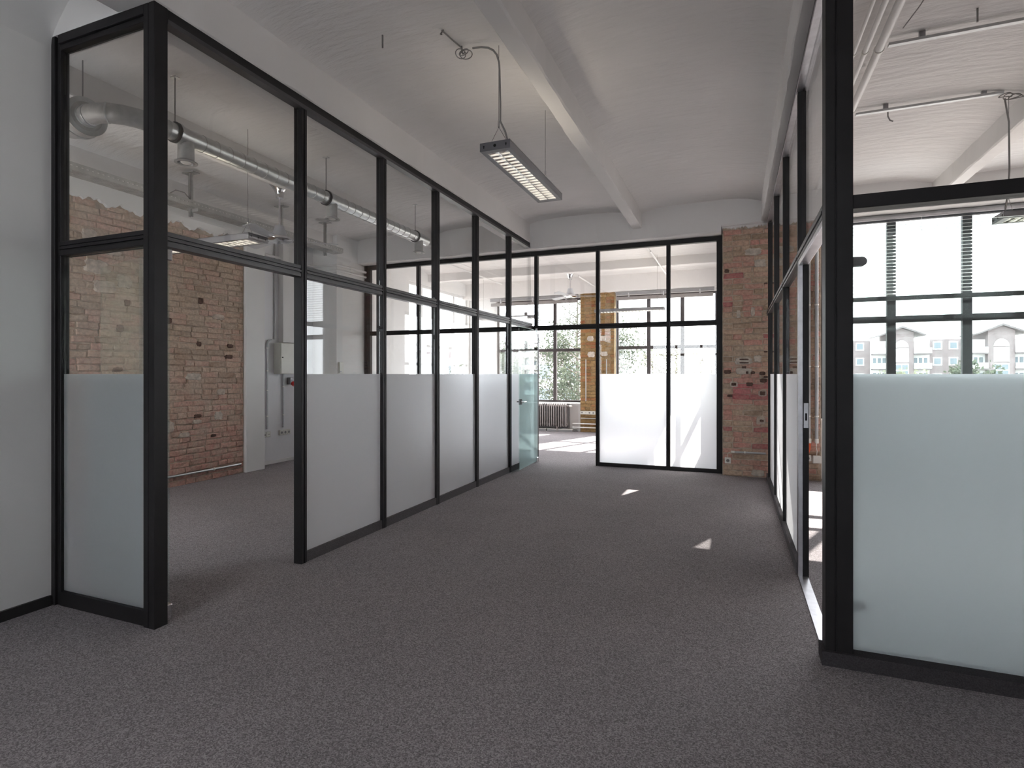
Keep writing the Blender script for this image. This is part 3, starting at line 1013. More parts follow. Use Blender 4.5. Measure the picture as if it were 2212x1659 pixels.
# ------------------------------------------------------------------ pendant luminaires
def pendant(axis, c, s0, s1, z, zc, label, cable=None):
    """axis: long axis; c: centre across; s0..s1 along; z underside; zc ceiling"""
    W, H = 0.23, 0.058
    L = s1 - s0
    loc = ((s0 + s1) / 2, c, z) if axis == 'x' else (c, (s0 + s1) / 2, z)
    t = thing('pendant_lamp', loc, label, 'lamp', 'suspended office luminaires')
    def bx(m, a, b, d0, d1, e, f):
        return m.box(a, b, c + d0, c + d1, e, f) if axis == 'x' else m.box(c + d0, c + d1, a, b, e, f)
    def P(s, d, zz):
        return (s, c + d, zz) if axis == 'x' else (c + d, s, zz)
    m = M()
    bx(m, s0, s1, -W / 2, -W / 2 + 0.004, z, z + H)
    bx(m, s0, s1, W / 2 - 0.004, W / 2, z, z + H)
    bx(m, s0, s1, -W / 2 + 0.004, -W / 2 + 0.034, z, z + 0.004)
    bx(m, s0, s1, W / 2 - 0.034, W / 2 - 0.004, z, z + 0.004)
    bx(m, s0, s0 + 0.05, -W / 2 + 0.034, W / 2 - 0.034, z, z + 0.004)
    bx(m, s1 - 0.05, s1, -W / 2 + 0.034, W / 2 - 0.034, z, z + 0.004)
    # top: closed except two uplight slots
    bx(m, s0, s1, -W / 2, -W / 2 + 0.045, z + H - 0.004, z + H)
    bx(m, s0, s1, W / 2 - 0.045, W / 2, z + H - 0.004, z + H)
    bx(m, s0, s1, -0.03, 0.03, z + H - 0.004, z + H)
    for a in (s0, s1 - 0.12):
        bx(m, a, a + 0.12, -W / 2, W / 2, z + H - 0.004, z + H)
    mk('housing', m, 'lamp', t)
    for a, b in ((s0 - 0.003, s0), (s1, s1 + 0.003)):
        e = mk('end_cap', bx(M(), a, b, -W / 2 - 0.001, W / 2 + 0.001, z - 0.001, z + H + 0.001), 'lamp_end', t)
        o = a - 0.0015 if a < s0 else b - 0.0005
        dr_ = (1, 0, 0) if axis == 'x' else (0, 1, 0)
        for d in (-0.085, 0.085):
            hm = M().lathe([(0.006, 0), (0.006, 0.002)], P(o, d, z + H * 0.55), dr_, 10)
            bx(hm, o, o + 0.002, d - 0.003, d + 0.003, z + H * 0.30, z + H * 0.55)
            tag(mk('keyhole', hm, 'hole', e), kind='stuff')
        mk('knockout', M().lathe([(0.011, 0), (0.011, 0.002)], P(o, 0.0, z + H * 0.5), dr_, 14), 'hole', e)
    # louvre: spine, sides and cross blades
    li0, li1 = s0 + 0.05, s1 - 0.05
    for d0, d1 in ((-W / 2 + 0.034, -W / 2 + 0.037), (W / 2 - 0.037, W / 2 - 0.034), (-0.004, 0.004)):
        mk('louvre_spine', bx(M(), li0, li1, d0, d1, z + 0.002, z + 0.036), 'louvre', t)
    nb = 19
    first = None
    for i in range(nb + 1):
        s = li0 + (li1 - li0) * i / nb
        for d0, d1 in ((-W / 2 + 0.037, -0.004), (0.004, W / 2 - 0.037)):
            # V-shaped blade: narrow at the bottom, wider at the top
            m = M()
            prof = [(0.0045, z + 0.002), (0.0045, z + 0.014), (0.0050, z + 0.0145), (0.009, z + 0.034)]
            for d in (d0, d1):
                for h, zz in prof:
                    m.v += [P(s - h, d, zz), P(s + h, d, zz)]
            m.f += [(0, 1, 3, 2), (2, 3, 5, 4), (4, 5, 7, 6), (9, 8, 10, 11), (11, 10, 12, 13), (13, 12, 14, 15)]
            m.f += [(0, 8, 9, 1), (6, 7, 15, 14)]
            for q in range(3):
                m.f += [(2 * q, 2 * q + 2, 2 * q + 10, 2 * q + 8), (2 * q + 1, 2 * q + 9, 2 * q + 11, 2 * q + 3)]
            bl = mk('louvre_blade', m, 'louvre', t)
            bl.data.materials.append(MT['blade_glint'])
            for p in bl.data.polygons:
                if sum(bl.data.vertices[i].co.z for i in p.vertices) / len(p.vertices) < -0.002:
                    p.material_index = 1
    for d in (-0.045, 0.045):
        mk('tube', M().tube([P(s0 + 0.06, d, z + 0.046), P(s1 - 0.06, d, z + 0.046)], 0.0075, 8), 'tube', t, smooth=True)
    # suspension wires with V yokes
    for s in (s0 + 0.07, s1 - 0.13):
        zy = z + H + 0.13
        m = M().tube([P(s, 0, zy), P(s, 0, zc)], 0.0022, 5)
        for d in (-0.075, 0.075):
            m.tube([P(s, 0, zy), P(s, d, z + H)], 0.0018, 5)
        w = mk('suspension_wire', m, 'wire', t)
        mk('wire_clamp', M().lathe([(0.003, 0), (0.008, 0.005), (0.008, 0.05), (0.003, 0.055)], P(s, 0, zy - 0.005), seg=10), 'chrome', w, smooth=True)
    if cable:
        pts = [P(s0 + 0.07, 0.075, z + H), P(s0 + 0.07, 0.05, z + H + 0.09), P(s0 + 0.07, 0.012, z + H + 0.17)] + [Vector(p) for p in cable]
        mk('power_cable', M().tube(pts, 0.007, 8), 'cable', t, smooth=True)
    return t
X0 = -1.567
pendant('y', X0, 3.60, 4.86, 2.985, 3.76, 'grey louvred pendant lamp hanging over the corridor carpet',
        [(X0 + 0.008, 3.68, 3.35), (X0 + 0.006, 3.67, 3.58), (X0 + 0.002, 3.668, 3.64), (X0 - 0.012, 3.66, 3.69), (X0 - 0.035, 3.65, 3.722), (X0 - 0.07, 3.64, 3.742), (X0 - 0.12, 3.63, 3.752), (X0 - 0.185, 3.62, 3.753)])
pendant('x', 4.03, -5.62, -4.22, 2.67, 3.76, 'grey louvred pendant lamp hanging in front of the brick wall in the left room')
pendant('x', 5.84, 2.06, 3.4, 2.68, 3.72, 'grey louvred pendant lamp at the right edge below the ceiling track',
        [(2.135, 5.84, 3.1), (2.13, 5.835, 3.5), (2.10, 5.83, 3.70)])
pendant('x', 11.0, -2.58, -1.24, 2.63, 3.70, 'pendant lamp before the window to the right of the ochre pier',
        [(-2.50, 11.0, 3.1), (-2.50, 11.0, 3.68)])
pendant('x', 11.5, -5.36, -4.02, 2.63, 3.74, 'pendant lamp before the window to the left of the ochre pier')

# ceiling hook and curled cable of the corridor lamp
t = thing('cable_loop', (-1.82, 3.62, 3.72), 'curled grey cable end tied to a ceiling hook above the corridor lamp', 'cable')
m = M()
for k, (cx, cz, r) in enumerate(((-1.82, 3.735, 0.035), (-1.80, 3.715, 0.040), (-1.845, 3.73, 0.032))):
    m.tube([(cx + r * math.cos(a), 3.615 + 0.02 * math.sin(a + k), cz + r * math.sin(a)) for a in [2 * PI * i / 16 for i in range(17)]], 0.0035, 6, False)
mk('coil', m, 'cable', t, smooth=True)
mk('hook', M().tube([(-1.84, 3.62, 3.80), (-1.835, 3.62, 3.74), (-1.82, 3.60, 3.715), (-1.805, 3.61, 3.73)], 0.005, 6), 'wire', t, smooth=True)
mk('wire', M().tube([(-1.84, 3.62, 3.775), (-1.86, 3.50, 3.775), (-1.87, 3.38, 3.77)], 0.005, 6), 'cable', t, smooth=True)
mk('wire', M().tube([(-1.87, 3.40, 3.785), (-1.875, 3.37, 3.74), (-1.86, 3.36, 3.73)], 0.005, 6), 'wire', t, smooth=True)

# ------------------------------------------------------------------ ventilation duct in the left room
XD, ZD, RD = -4.12, 3.318, 0.068
vd = thing('ventilation_duct', (XD, 4.7, ZD), 'galvanised spiral ventilation duct with drum fan hung under the left room ceiling', 'duct')
secs = [2.98, 4.85, 6.55]
m = M()
prof = []
y = 3.0
mk('duct_pipe', M().tube([(XD, 3.03, ZD), (XD, 6.98, ZD)], RD, 28), 'zinc', vd, smooth=True)
for k in range(27):
    y = 3.34 + k * 0.13
    mk('spiral_seam', M().lathe([(RD + 0.0005, -0.004), (RD + 0.003, -0.002), (RD + 0.003, 0.002), (RD + 0.0005, 0.004)], (XD, y, ZD), (0, 1, 0.10), 28), 'zinc_dull', vd, smooth=True)
pts = [(-4.50, 2.665, ZD), (-4.42, 2.66, ZD), (-4.34, 2.665, ZD), (-4.27, 2.69, ZD), (-4.20, 2.75, ZD), (-4.155, 2.83, ZD), (-4.13, 2.93, ZD), (XD, 3.04, ZD)]
mk('elbow', M().tube(pts, RD + 0.003, 28), 'zinc_dull', vd, smooth=True)
for i in (1, 3, 6):
    p, q = Vector(pts[i]), Vector(pts[i + 1])
    mk('elbow_seam', M().lathe([(RD + 0.004, -0.006), (RD + 0.008, -0.003), (RD + 0.008, 0.003), (RD + 0.004, 0.006)], p, q - p, 28), 'zinc', vd, smooth=True)
ax = Vector((1.0, -0.10, 0)).normalized()
fc = Vector((-4.47, 2.667, ZD))
mk('fan_drum', M().lathe([(0.075, 0.01), (0.08, 0.0), (0.130, -0.004), (0.135, -0.015), (0.135, -0.085), (0.142, -0.09), (0.142, -0.115), (0.135, -0.12), (0.115, -0.24), (0.08, -0.28)], fc, ax, 36), 'zinc_dull', vd, smooth=True)
mk('fan_flange', M().lathe([(0.115, -0.002), (0.140, 0.0), (0.140, -0.010), (0.115, -0.012)], fc, ax, 36), 'zinc', vd, smooth=True)
mk('drum_inlet', M().tube([fc - ax * 0.29, fc - ax * 0.8], 0.085, 24), 'white_pipe', vd, smooth=True)
mk('hanger_rod', M().tube([fc - ax * 0.06 + Vector((0, 0, 0.13)), fc - ax * 0.06 + Vector((0, 0, 0.45))], 0.005, 6), 'wire', vd)
for y in (3.14, 4.90, 6.72):
    o = mk('tee_outlet', M().lathe([(0.060, -0.03), (0.060, -0.19), (0.064, -0.192), (0.085, -0.205), (0.085, -0.212), (0.062, -0.212), (0.055, -0.19)], (XD, y + 0.06, ZD), (0, 0, 1), 28), 'zinc_dull', vd, smooth=True)
    mk('diffuser_cone', M().lathe([(0.030, -0.214), (0.040, -0.206), (0.010, -0.200)], (XD, y + 0.06, ZD), (0, 0, 1), 20), 'white_plastic', o, smooth=True)
    mk('tee_collar', M().lathe([(RD + 0.003, -0.09), (RD + 0.005, -0.088), (RD + 0.005, 0.088), (RD + 0.003, 0.09)], (XD, y + 0.06, ZD), (0, 1, 0), 28), 'zinc', vd, smooth=True)
    for dy in (0.004, 0.024):
        mk('clamp_ring', M().lathe([(RD + 0.002, -0.012), (RD + 0.014, -0.012), (RD + 0.014, 0.012), (RD + 0.002, 0.012)], (XD, y + dy - 0.04, ZD), (0, 1, 0), 28), 'black' if dy < 0.01 else 'zinc', vd, smooth=True)
    r = mk('hanger_rod', M().tube([(XD, y - 0.036, ZD + RD), (XD, y - 0.036, 3.755)], 0.005, 6), 'wire', vd)
    mk('rod_plate', M().box(XD - 0.03, XD + 0.03, y - 0.056, y - 0.016, 3.75, 3.758), 'zinc', r)

# ------------------------------------------------------------------ cable tray in the left room
XT, ZT, WT = -5.90, 3.33, 0.20
ct = thing('cable_tray', (XT, 5.2, ZT), 'slotted metal cable tray hung above the brick wall', 'cable tray')
def tray_side(x):
    # perforated flange: ladder of thin bars leaves real slots
    m = M()
    y0, y1 = 3.0, 7.25
    m.box(x - 0.002, x + 0.002, y0, y1, ZT, ZT + 0.038).box(x - 0.002, x + 0.002, y0, y1, ZT + 0.050, ZT + 0.075)
    y = y0
    while y < y1 - 0.02:
        m.box(x - 0.002, x + 0.002, y, y + 0.026, ZT + 0.038, ZT + 0.050)
        y += 0.048
    return m
mk('tray_flange', tray_side(XT + WT / 2), 'tray', ct)
mk('tray_flange', tray_side(XT - WT / 2), 'tray', ct)
m = M()
for k in range(5):
    x = XT - WT / 2 + 0.002 + k * (WT - 0.004) / 5
    m.box(x, x + (WT - 0.004) / 5 - 0.012, 3.0, 7.25, ZT - 0.002, ZT + 0.002)
y = 3.0
while y < 7.2:
    m.box(XT - WT / 2, XT + WT / 2, y, y + 0.06, ZT - 0.0025, ZT + 0.0015)
    y += 0.16
mk('tray_floor', m, 'tray', ct)
for y in (3.3, 4.65, 6.05, 6.95):
    r = mk('hanger_channel', M().box(XT - 0.02, XT + 0.02, y - 0.02, y - 0.016, ZT - 0.09, 3.75).box(XT - 0.02, XT - 0.016, y - 0.02, y + 0.01, ZT - 0.09, 3.75).box(XT + 0.016, XT + 0.02, y - 0.02, y + 0.01, ZT - 0.09, 3.75), 'zinc_dull', ct)
    mk('ceiling_plate', M().box(XT - 0.09, XT + 0.09, y - 0.05, y + 0.04, 3.745, 3.755), 'zinc_dull', r)
    mk('bracket_arm', M().box(XT - 0.03, XT + WT / 2 + 0.03, y - 0.015, y + 0.015, ZT - 0.04, ZT - 0.004), 'zinc_dull', r)
for k in range(3):
    pts = [(XT - 0.05 + 0.04 * k, 3.0 + i * 0.53, ZT + 0.012 + 0.01 * random.random()) for i in range(9)]
    mk('tray_cable', M().tube(pts, 0.008, 6), 'white_pipe' if k == 1 else 'cable', ct, smooth=True)
mk('loose_cable', M().tube([(XT + 0.08, 4.3, ZT + 0.06), (XT + 0.10, 4.38, ZT + 0.13), (XT + 0.08, 4.5, ZT + 0.14), (XT + 0.05, 4.62, ZT + 0.08)], 0.006, 6), 'cable', ct, smooth=True)
mk('loose_cable', M().tube([(XT + 0.12, 4.0, ZT - 0.02), (XT + 0.14, 4.02, ZT - 0.20), (XT + 0.13, 4.04, ZT - 0.36), (XT + 0.10, 4.0, ZT - 0.44)], 0.006, 6), 'cream', ct, smooth=True)

# ------------------------------------------------------------------ ceiling fans
def ceiling_fan(loc, drop, rot, label):
    x, y, zc = loc
    t = thing('ceiling_fan', (x, y, zc - drop), label, 'fan', 'three-blade ceiling fans')
    mk('canopy', M().lathe([(0.118, 0.0), (0.122, -0.012), (0.095, -0.04), (0.062, -0.09), (0.046, -0.15), (0.044, -0.175), (0.018, -0.18)], (x, y, zc), seg=28), 'chrome', t, smooth=True)
    mk('downrod', M().tube([(x, y, zc - 0.14), (x, y, zc - drop + 0.11)], 0.011, 12), 'alu', t, smooth=True)
    mk('motor_cover', M().lathe([(0.018, 0.145), (0.052, 0.14), (0.060, 0.11), (0.090, 0.02), (0.096, -0.005)], (x, y, zc - drop), seg=28), 'fan_white', t, smooth=True)
    mk('motor', M().lathe([(0.09, 0.0), (0.148, -0.008), (0.156, -0.02), (0.156, -0.040), (0.115, -0.062), (0.05, -0.074), (0.005, -0.076)], (x, y, zc - drop), seg=32), 'chrome', t, smooth=True)
    for k in range(3):
        a = rot + 2 * PI * k / 3
        u = Vector((math.cos(a), math.sin(a), 0))
        n = Vector((-u.y, u.x, 0))
        c = Vector((x, y, zc - drop - 0.03))
        m = M()
        N = 10
        for i in range(N + 1):
            q = i / N
            r = 0.20 + 0.50 * q
            w = 0.052 + 0.022 * q - (0.02 if i == N else 0)
            tilt = 0.20
            for sgn in (-1, 1):
                for th in (0.003, -0.003):
                    m.v.append(tuple(c + u * r + n * (w * sgn) + Vector((0, 0, w * sgn * tilt + th))))
        for i in range(N):
            b = 4 * i
            m.f += [(b, b + 4, b + 6, b + 2), (b + 1, b + 3, b + 7, b + 5), (b, b + 1, b + 5, b + 4), (b + 2, b + 6, b + 7, b + 3)]
        m.f += [(0, 2, 3, 1), (4 * N, 4 * N + 1, 4 * N + 3, 4 * N + 2)]
        bl = mk('blade', m, 'fan_white', t)
        mk('blade_bracket', M().obox(c + u * 0.17, u * 0.07, n * 0.022, Vector((0, 0, 0.004))), 'chrome', bl)
    return t
ceiling_fan((-5.28, 5.38, 3.775), 0.66, math.radians(45), 'white and chrome ceiling fan beside the cable tray in the left room')
ceiling_fan((-3.45, 12.2, 3.72), 0.52, math.radians(20), 'white and chrome ceiling fan before the far windows')

# ------------------------------------------------------------------ left room wall services
t = thing('electrical_cabinet', (-6.62, 6.88, 1.40), 'cream electrical cabinet on the white wall of the left room', 'cabinet')
mk('body', M().box(-6.70, -6.56, 6.70, 7.12, 1.40, 1.89), 'cream', t, bevel=0.006)
dr = mk('door', M().box(-6.56, -6.548, 6.708, 7.112, 1.408, 1.882), 'cream', t, bevel=0.003)
mk('lock', M().lathe([(0.010, 0), (0.010, 0.006)], (-6.548, 6.735, 1.66), (1, 0, 0), 12), 'hole', dr)
def conduit(pts, r, label, mat='grey_pipe', clips=(), group=None, cat='pipe', name='conduit'):
    t = thing(name, tuple(Vector(pts[0])), label, cat, group)
    mk('pipe', M().tube(pts, r, 12), mat, t, smooth=True)
    for p, ax in clips:
        mk('clip', M().lathe([(r + 0.001, -0.008), (r + 0.005, -0.008), (r + 0.005, 0.008), (r + 0.001, 0.008)], p, ax, 14), 'white_plastic', t, smooth=True)
    return t
conduit([(-6.675, 6.55, 0.55), (-6.675, 6.55, 1.86), (-6.675, 6.57, 1.90), (-6.675, 6.64, 1.93)], 0.014, 'grey conduit rising past the left side of the electrical cabinet', clips=[((-6.675, 6.55, z), (0, 0, 1)) for z in (0.75, 1.15, 1.45, 1.80)])
conduit([(-6.675, 6.88, 0.55), (-6.675, 6.88, 1.40)], 0.014, 'grey conduit rising to the underside of the electrical cabinet', clips=[((-6.675, 6.88, z), (0, 0, 1)) for z in (0.75, 1.2)])
conduit([(-6.45, 5.85, 0.135), (-6.43, 4.9, 0.135), (-6.43, 4.0, 0.135), (-6.43, 1.4, 0.135)], 0.016, 'galvanised pipe running low along the foot of the left brick wall', 'zinc', [((-6.43, y, 0.135), (0, 1, 0)) for y in (5.4, 4.6, 3.8)])
conduit([(-6.66, 6.45, 3.23), (-6.66, 7.50, 3.23), (-6.60, 7.56, 3.23), (-6.17, 7.56, 3.23), (-6.165, 7.60, 3.23), (-6.165, 8.33, 3.23)], 0.020, 'upper white pipe bending round the white column of the left room', 'white_pipe', [((-6.165, 7.9, 3.23), (0, 1, 0))])
conduit([(-6.66, 6.45, 3.14), (-6.66, 7.50, 3.14), (-6.60, 7.56, 3.14), (-6.17, 7.56, 3.14), (-6.165, 7.60, 3.14), (-6.165, 8.33, 3.14)], 0.020, 'lower white pipe bending round the white column of the left room', 'white_pipe', [((-6.165, 7.9, 3.14), (0, 1, 0))])
conduit([(-6.685, 6.71, 1.95), (-6.685, 6.71, 3.5)], 0.012, 'thin grey conduit up the boxed shaft above the electrical cabinet', 'grey_pipe')
def socket_strip(origin, u, nrm, n, label, kinds, mat='white_plastic', pw=0.072):
    O, u, nrm = Vector(origin), Vector(u), Vector(nrm)
    t = thing('socket_strip', tuple(O), label, 'socket')
    Z = Vector((0, 0, 1))
    back = mk('housing', M().obox(O + u * (pw * n / 2) + nrm * 0.016, u * (pw * n / 2), nrm * 0.016, Z * 0.04), mat, t, bevel=0.004)
    for k in range(n):
        c = O + u * (pw * (k + 0.5)) + nrm * 0.034
        f = mk('socket', M().obox(c, u * (pw / 2 - 0.003), nrm * 0.003, Z * 0.036), mat, t, bevel=0.002)
        kd = kinds[k % len(kinds)]
        if kd == 'r':
            mk('socket_well', M().lathe([(0.022, 0.003), (0.022, 0.0036), (0.018, 0.0037)], c, nrm, 18), 'cable', f)
            mk('pin_hole', M().obox(c + u * 0.009 + nrm * 0.004, u * 0.003, nrm * 0.0008, Z * 0.003).obox(c - u * 0.009 + nrm * 0.004, u * 0.003, nrm * 0.0008, Z * 0.003), 'hole', f)
        elif kd == 'd':
            mk('data_port', M().obox(c + nrm * 0.003 - Z * 0.004, u * 0.017, nrm * 0.001, Z * 0.009), 'hole', f)
        else:
            mk('pin_hole', M().obox(c + u * 0.011 + nrm * 0.003, u * 0.005, nrm * 0.001, Z * 0.005).obox(c - u * 0.011 + nrm * 0.003, u * 0.005, nrm * 0.001, Z * 0.005), 'hole', f)
    return t
socket_strip((-6.70, 6.36, 0.47), (0, 1, 0), (1, 0, 0), 3, 'cream strip of two data ports and one blank plate under the left conduit', 'ddb', 'cream', 0.085)
socket_strip((-6.70, 6.80, 0.47), (0, 1, 0), (1, 0, 0), 3, 'cream strip of three round sockets under the cabinet conduit', 'rrr', 'cream', 0.075)
t = thing('industrial_socket', (-6.66, 7.02, 1.24), 'grey and red industrial plug socket below the electrical cabinet', 'socket')
mk('housing', M().obox((-6.665, 7.02, 1.29), (0.035, 0, 0), (0, 0.04, 0), (0, 0, 0.055)), 'lamp', t, bevel=0.006)
mk('red_sleeve', M().lathe([(0.030, 0), (0.034, 0.01), (0.034, 0.055), (0.026, 0.055)], (-6.64, 7.03, 1.26), (0.7, 0.25, -0.6), 16), 'red', t, smooth=True)
t = thing('switch_box', (-6.68, 6.38, 1.22), 'small white switch box with two dark buttons on the white wall', 'switch')
mk('housing', M().box(-6.70, -6.655, 6.34, 6.45, 1.17, 1.33), 'white_plastic', t, bevel=0.004)
for z, mt in ((1.22, 'hole'), (1.28, 'red')):
    mk('button', M().lathe([(0.012, 0), (0.012, 0.008)], (-6.655, 6.42, z), (1, 0, 0), 12), mt, t)
t = thing('wall_device', (-6.16, 7.70, 1.55), 'small beige wall unit with a green light on the white column', 'device')
mk('housing', M().box(-6.20, -6.165, 7.62, 7.72, 1.42, 1.60), 'cream', t, bevel=0.004)
mk('indicator', M().box(-6.165, -6.163, 7.63, 7.66, 1.435, 1.447), 'house_glass', t)

# ------------------------------------------------------------------ pier services in the corridor and right room
t = conduit([(-0.0, 8.18, 0.335), (0.40, 8.18, 0.335)], 0.013, 'short horizontal grey conduit low on the brick pier in the corridor', 'grey_pipe', [((0.14, 8.18, 0.335), (1, 0, 0))])
mk('end_sleeve', M().tube([(-0.035, 8.18, 0.335), (0.01, 8.18, 0.335)], 0.018, 12), 'white_plastic', t, smooth=True)
mk('cable_tail', M().tube([(-0.03, 8.18, 0.335), (-0.07, 8.175, 0.32), (-0.085, 8.18, 0.27), (-0.08, 8.185, 0.24)], 0.004, 6), 'white_plastic', t, smooth=True)
socket_strip((-0.115, 8.196, 0.215), (1, 0, 0), (0, -1, 0), 1, 'single white socket at the left foot of the brick pier in the corridor', 'r', 'white_plastic', 0.08)
for x, z1, lab in ((0.915, 0.53, 'left of two galvanised conduits up the brick pier seen through the right doorway'), (1.0, 0.53, 'right of two galvanised conduits up the brick pier seen through the right doorway')):
    t = conduit([(x, 8.17, z1), (x, 8.17, 3.40)], 0.017 if x < 0.95 else 0.021, lab, 'grey_pipe', [((x, 8.17, z), (0, 0, 1)) for z in (0.85, 1.5, 2.3)], 'conduits on the brick pier')
    mk('end_sleeve', M().tube([(x, 8.17, z1 - 0.03), (x, 8.17, z1 + 0.03)], 0.024, 12), 'white_plastic', t, smooth=True)
conduit([(0.915, 8.172, 0.495), (0.915, 8.17, 0.45), (0.905, 8.17, 0.40), (0.895, 8.18, 0.36)], 0.018, 'short orange corrugated conduit below the galvanised conduits', 'orange')
socket_strip((0.855, 8.196, 0.30), (1, 0, 0), (0, -1, 0), 1, 'white socket under the orange conduit on the brick pier', 'r', 'white_plastic', 0.085)
t = thing('junction_box', (1.0, 8.18, 0.24), 'grey square junction box next to the white socket on the brick pier', 'box')
mk('housing', M().box(0.95, 1.05, 8.14, 8.196, 0.24, 0.34), 'white_plastic', t, bevel=0.008)
mk('lid', M().box(0.957, 1.043, 8.135, 8.141, 0.247, 0.333), 'white_plastic', t, bevel=0.003)
mk('feed_cable', M().tube([(1.0, 8.17, 0.50), (0.995, 8.165, 0.45), (1.005, 8.165, 0.40), (1.0, 8.17, 0.34)], 0.005, 6), 'white_plastic', t, smooth=True)

# ceiling tracks, conduits and hooks in the right room
for k, (y, x1) in enumerate(((4.66, 3.4), (5.80, 2.08))):
    t = thing('ceiling_track', (1.5, y, 3.70), ('nearer' if k == 0 else 'farther') + ' grey cable track fixed across the right room ceiling', 'track', 'ceiling tracks in the right room')
    mk('channel', M().box(1.02, x1, y - 0.020, y + 0.020, 3.728, 3.748), 'grey_pipe', t, bevel=0.002)
    for x in ((1.22, 2.0, 3.1) if k == 0 else (1.25, 1.95)):
        mk('spacer', M().box(x - 0.018, x + 0.018, y - 0.012, y + 0.012, 3.748, 3.79), 'lamp', t)
for k, (x, r, lab) in enumerate(((0.80, 0.012, 'thinnest pipe of three along the right room ceiling beside the corner post'), (0.87, 0.018, 'middle pipe of three along the right room ceiling beside the corner post'), (0.955, 0.028, 'thickest pipe of three along the right room ceiling beside the corner post'))):
    conduit([(x, 3.25, 3.70), (x, 8.13, 3.70)], r, lab, 'white_pipe', [((x, y, 3.70), (0, 1, 0)) for y in (4.62, 5.6, 6.6)], 'pipes along the right room ceiling')
conduit([(1.16, 3.3, 3.74), (1.12, 3.8, 3.72), (1.09, 4.2, 3.72), (1.06, 4.45, 3.73)], 0.004, 'thin loose cable drooping beside the ceiling pipes', 'cable', name='loose_cable', cat='cable')
conduit([(1.48, 4.50, 3.80), (1.48, 4.50, 3.70)], 0.006, 'short threaded bolt hanging from the right room ceiling between the tracks', 'wire', name='ceiling_bolt', cat='bolt')
conduit([(1.30, 5.95, 3.78), (1.30, 5.95, 3.74), (1.32, 5.97, 3.71), (1.345, 5.98, 3.70)], 0.006, 'bent hook in the right room ceiling beyond the farther track', 'wire', name='ceiling_hook', cat='hook')
t = thing('curled_cable', (2.13, 5.83, 3.70), 'bundle of curled cable at the end of the farther ceiling track', 'cable')
m = M()
for k, (cx, cz, r) in enumerate(((2.14, 3.70, 0.06), (2.17, 3.69, 0.05), (2.10, 3.71, 0.045))):
    m.tube([(cx + r * math.cos(a), 5.80 + 0.02 * math.sin(2 * a + k), cz + 0.35 * r * math.sin(a)) for a in [2 * PI * i / 16 for i in range(17)]], 0.004, 6, False)
mk('coil', m, 'cable', t, smooth=True)
# corridor ceiling hook
conduit([(-2.30, 3.30, 3.79), (-2.30, 3.30, 3.70)], 0.006, 'small bent hook in the corridor ceiling above the left partition', 'wire', name='ceiling_hook', cat='hook')

# ------------------------------------------------------------------ venetian blind in the right room
def blind(x0, x1, label):
    t = thing('venetian_blind', ((x0 + x1) / 2, 8.36, 2.36), label, 'blind', 'white blinds of the right room')
    mk('head_rail', M().box(x0, x1, 8.33, 8.39, 3.375, 3.425), 'grey_pipe', t, bevel=0.003)
    mk('valance', M().box(x0, x1, 8.30, 8.325, 3.36, 3.39), 'alu', t)
    mk('bottom_rail', M().box(x0, x1, 8.34, 8.385, 2.335, 2.39), 'frame_black', t, bevel=0.003)
    sm = M()
    hw = 0.024
    xs = (x0 + 0.01, x1 - 0.01)
    zc = [0.0, 0.003, 0.004, 0.003, 0.0]
    for x in xs:
        for i in range(5):
            y = 8.36 - hw + 2 * hw * i / 4
            sm.v.append((x, y, 2.42 + zc[i] + (i - 2) * 0.004))
    for i in range(4):
        sm.f.append((i, i + 1, 6 + i, 5 + i))
    first = mk('slat', sm, 'slat', t)
    for k in range(1, 22):
        child_copy(first, t, worg(first) + Vector((0, 0, 0.0435 * k)))
    for x in (x0 + 0.30, x0 + 1.08, x1 - 0.15):
        mk('ladder_cord', M().box(x - 0.002, x + 0.002, 8.334, 8.336, 2.38, 3.38), 'slat', t)
    return t
blind(1.10, 4.22, 'wide white venetian blind over the right room window, seen above the nearest frosted panel')
# rolled-up blinds above the far windows
for x0, x1, lab in ((-5.82, -3.50, 'rolled-up grey blind over the far window left of the ochre pier'), (-2.58, -0.40, 'rolled-up grey blind over the far window right of the ochre pier')):
    t = thing('roller_blind', ((x0 + x1) / 2, 13.12, 3.2), lab, 'blind', 'rolled-up blinds over the far windows')
    mk('head_rail', M().box(x0, x1, 13.06, 13.12, 3.255, 3.33), 'lamp', t, bevel=0.003)
    mk('blind_stack', M().box(x0 + 0.02, x1 - 0.02, 13.06, 13.12, 3.135, 3.215), 'radiator', t, bevel=0.006)
    for x in (x0 + 0.3, (x0 + x1) / 2, x1 - 0.3):
        mk('bracket', M().box(x - 0.012, x + 0.012, 13.05, 13.13, 3.20, 3.30), 'alu', t)

# ------------------------------------------------------------------ far room: radiator, panels, pipes, sockets
t = thing('radiator', (-4.53, 13.02, 0.0), 'grey ribbed radiator under the far window left of the ochre pier', 'radiator')
sec = M()
sec.tube([(-5.28, 12.97, 0.13), (-5.28, 12.96, 0.16), (-5.28, 12.96, 0.62), (-5.28, 12.98, 0.655), (-5.28, 13.02, 0.665), (-5.28, 13.06, 0.655), (-5.28, 13.08, 0.62), (-5.28, 13.08, 0.16), (-5.28, 13.07, 0.13)], 0.017, 8)
sec.box(-5.286, -5.274, 12.97, 13.07, 0.12, 0.645)
first = mk('section', sec, 'radiator', t, smooth=True)
for k in range(1, 27):
    child_copy(first, t, worg(first) + Vector((0.0575 * k, 0, 0)))
mk('manifold', M().tube([(-5.31, 13.02, 0.17), (-3.74, 13.02, 0.17)], 0.022, 10).tube([(-5.31, 13.02, 0.62), (-3.70, 13.02, 0.62)], 0.022, 10), 'radiator', t, smooth=True)
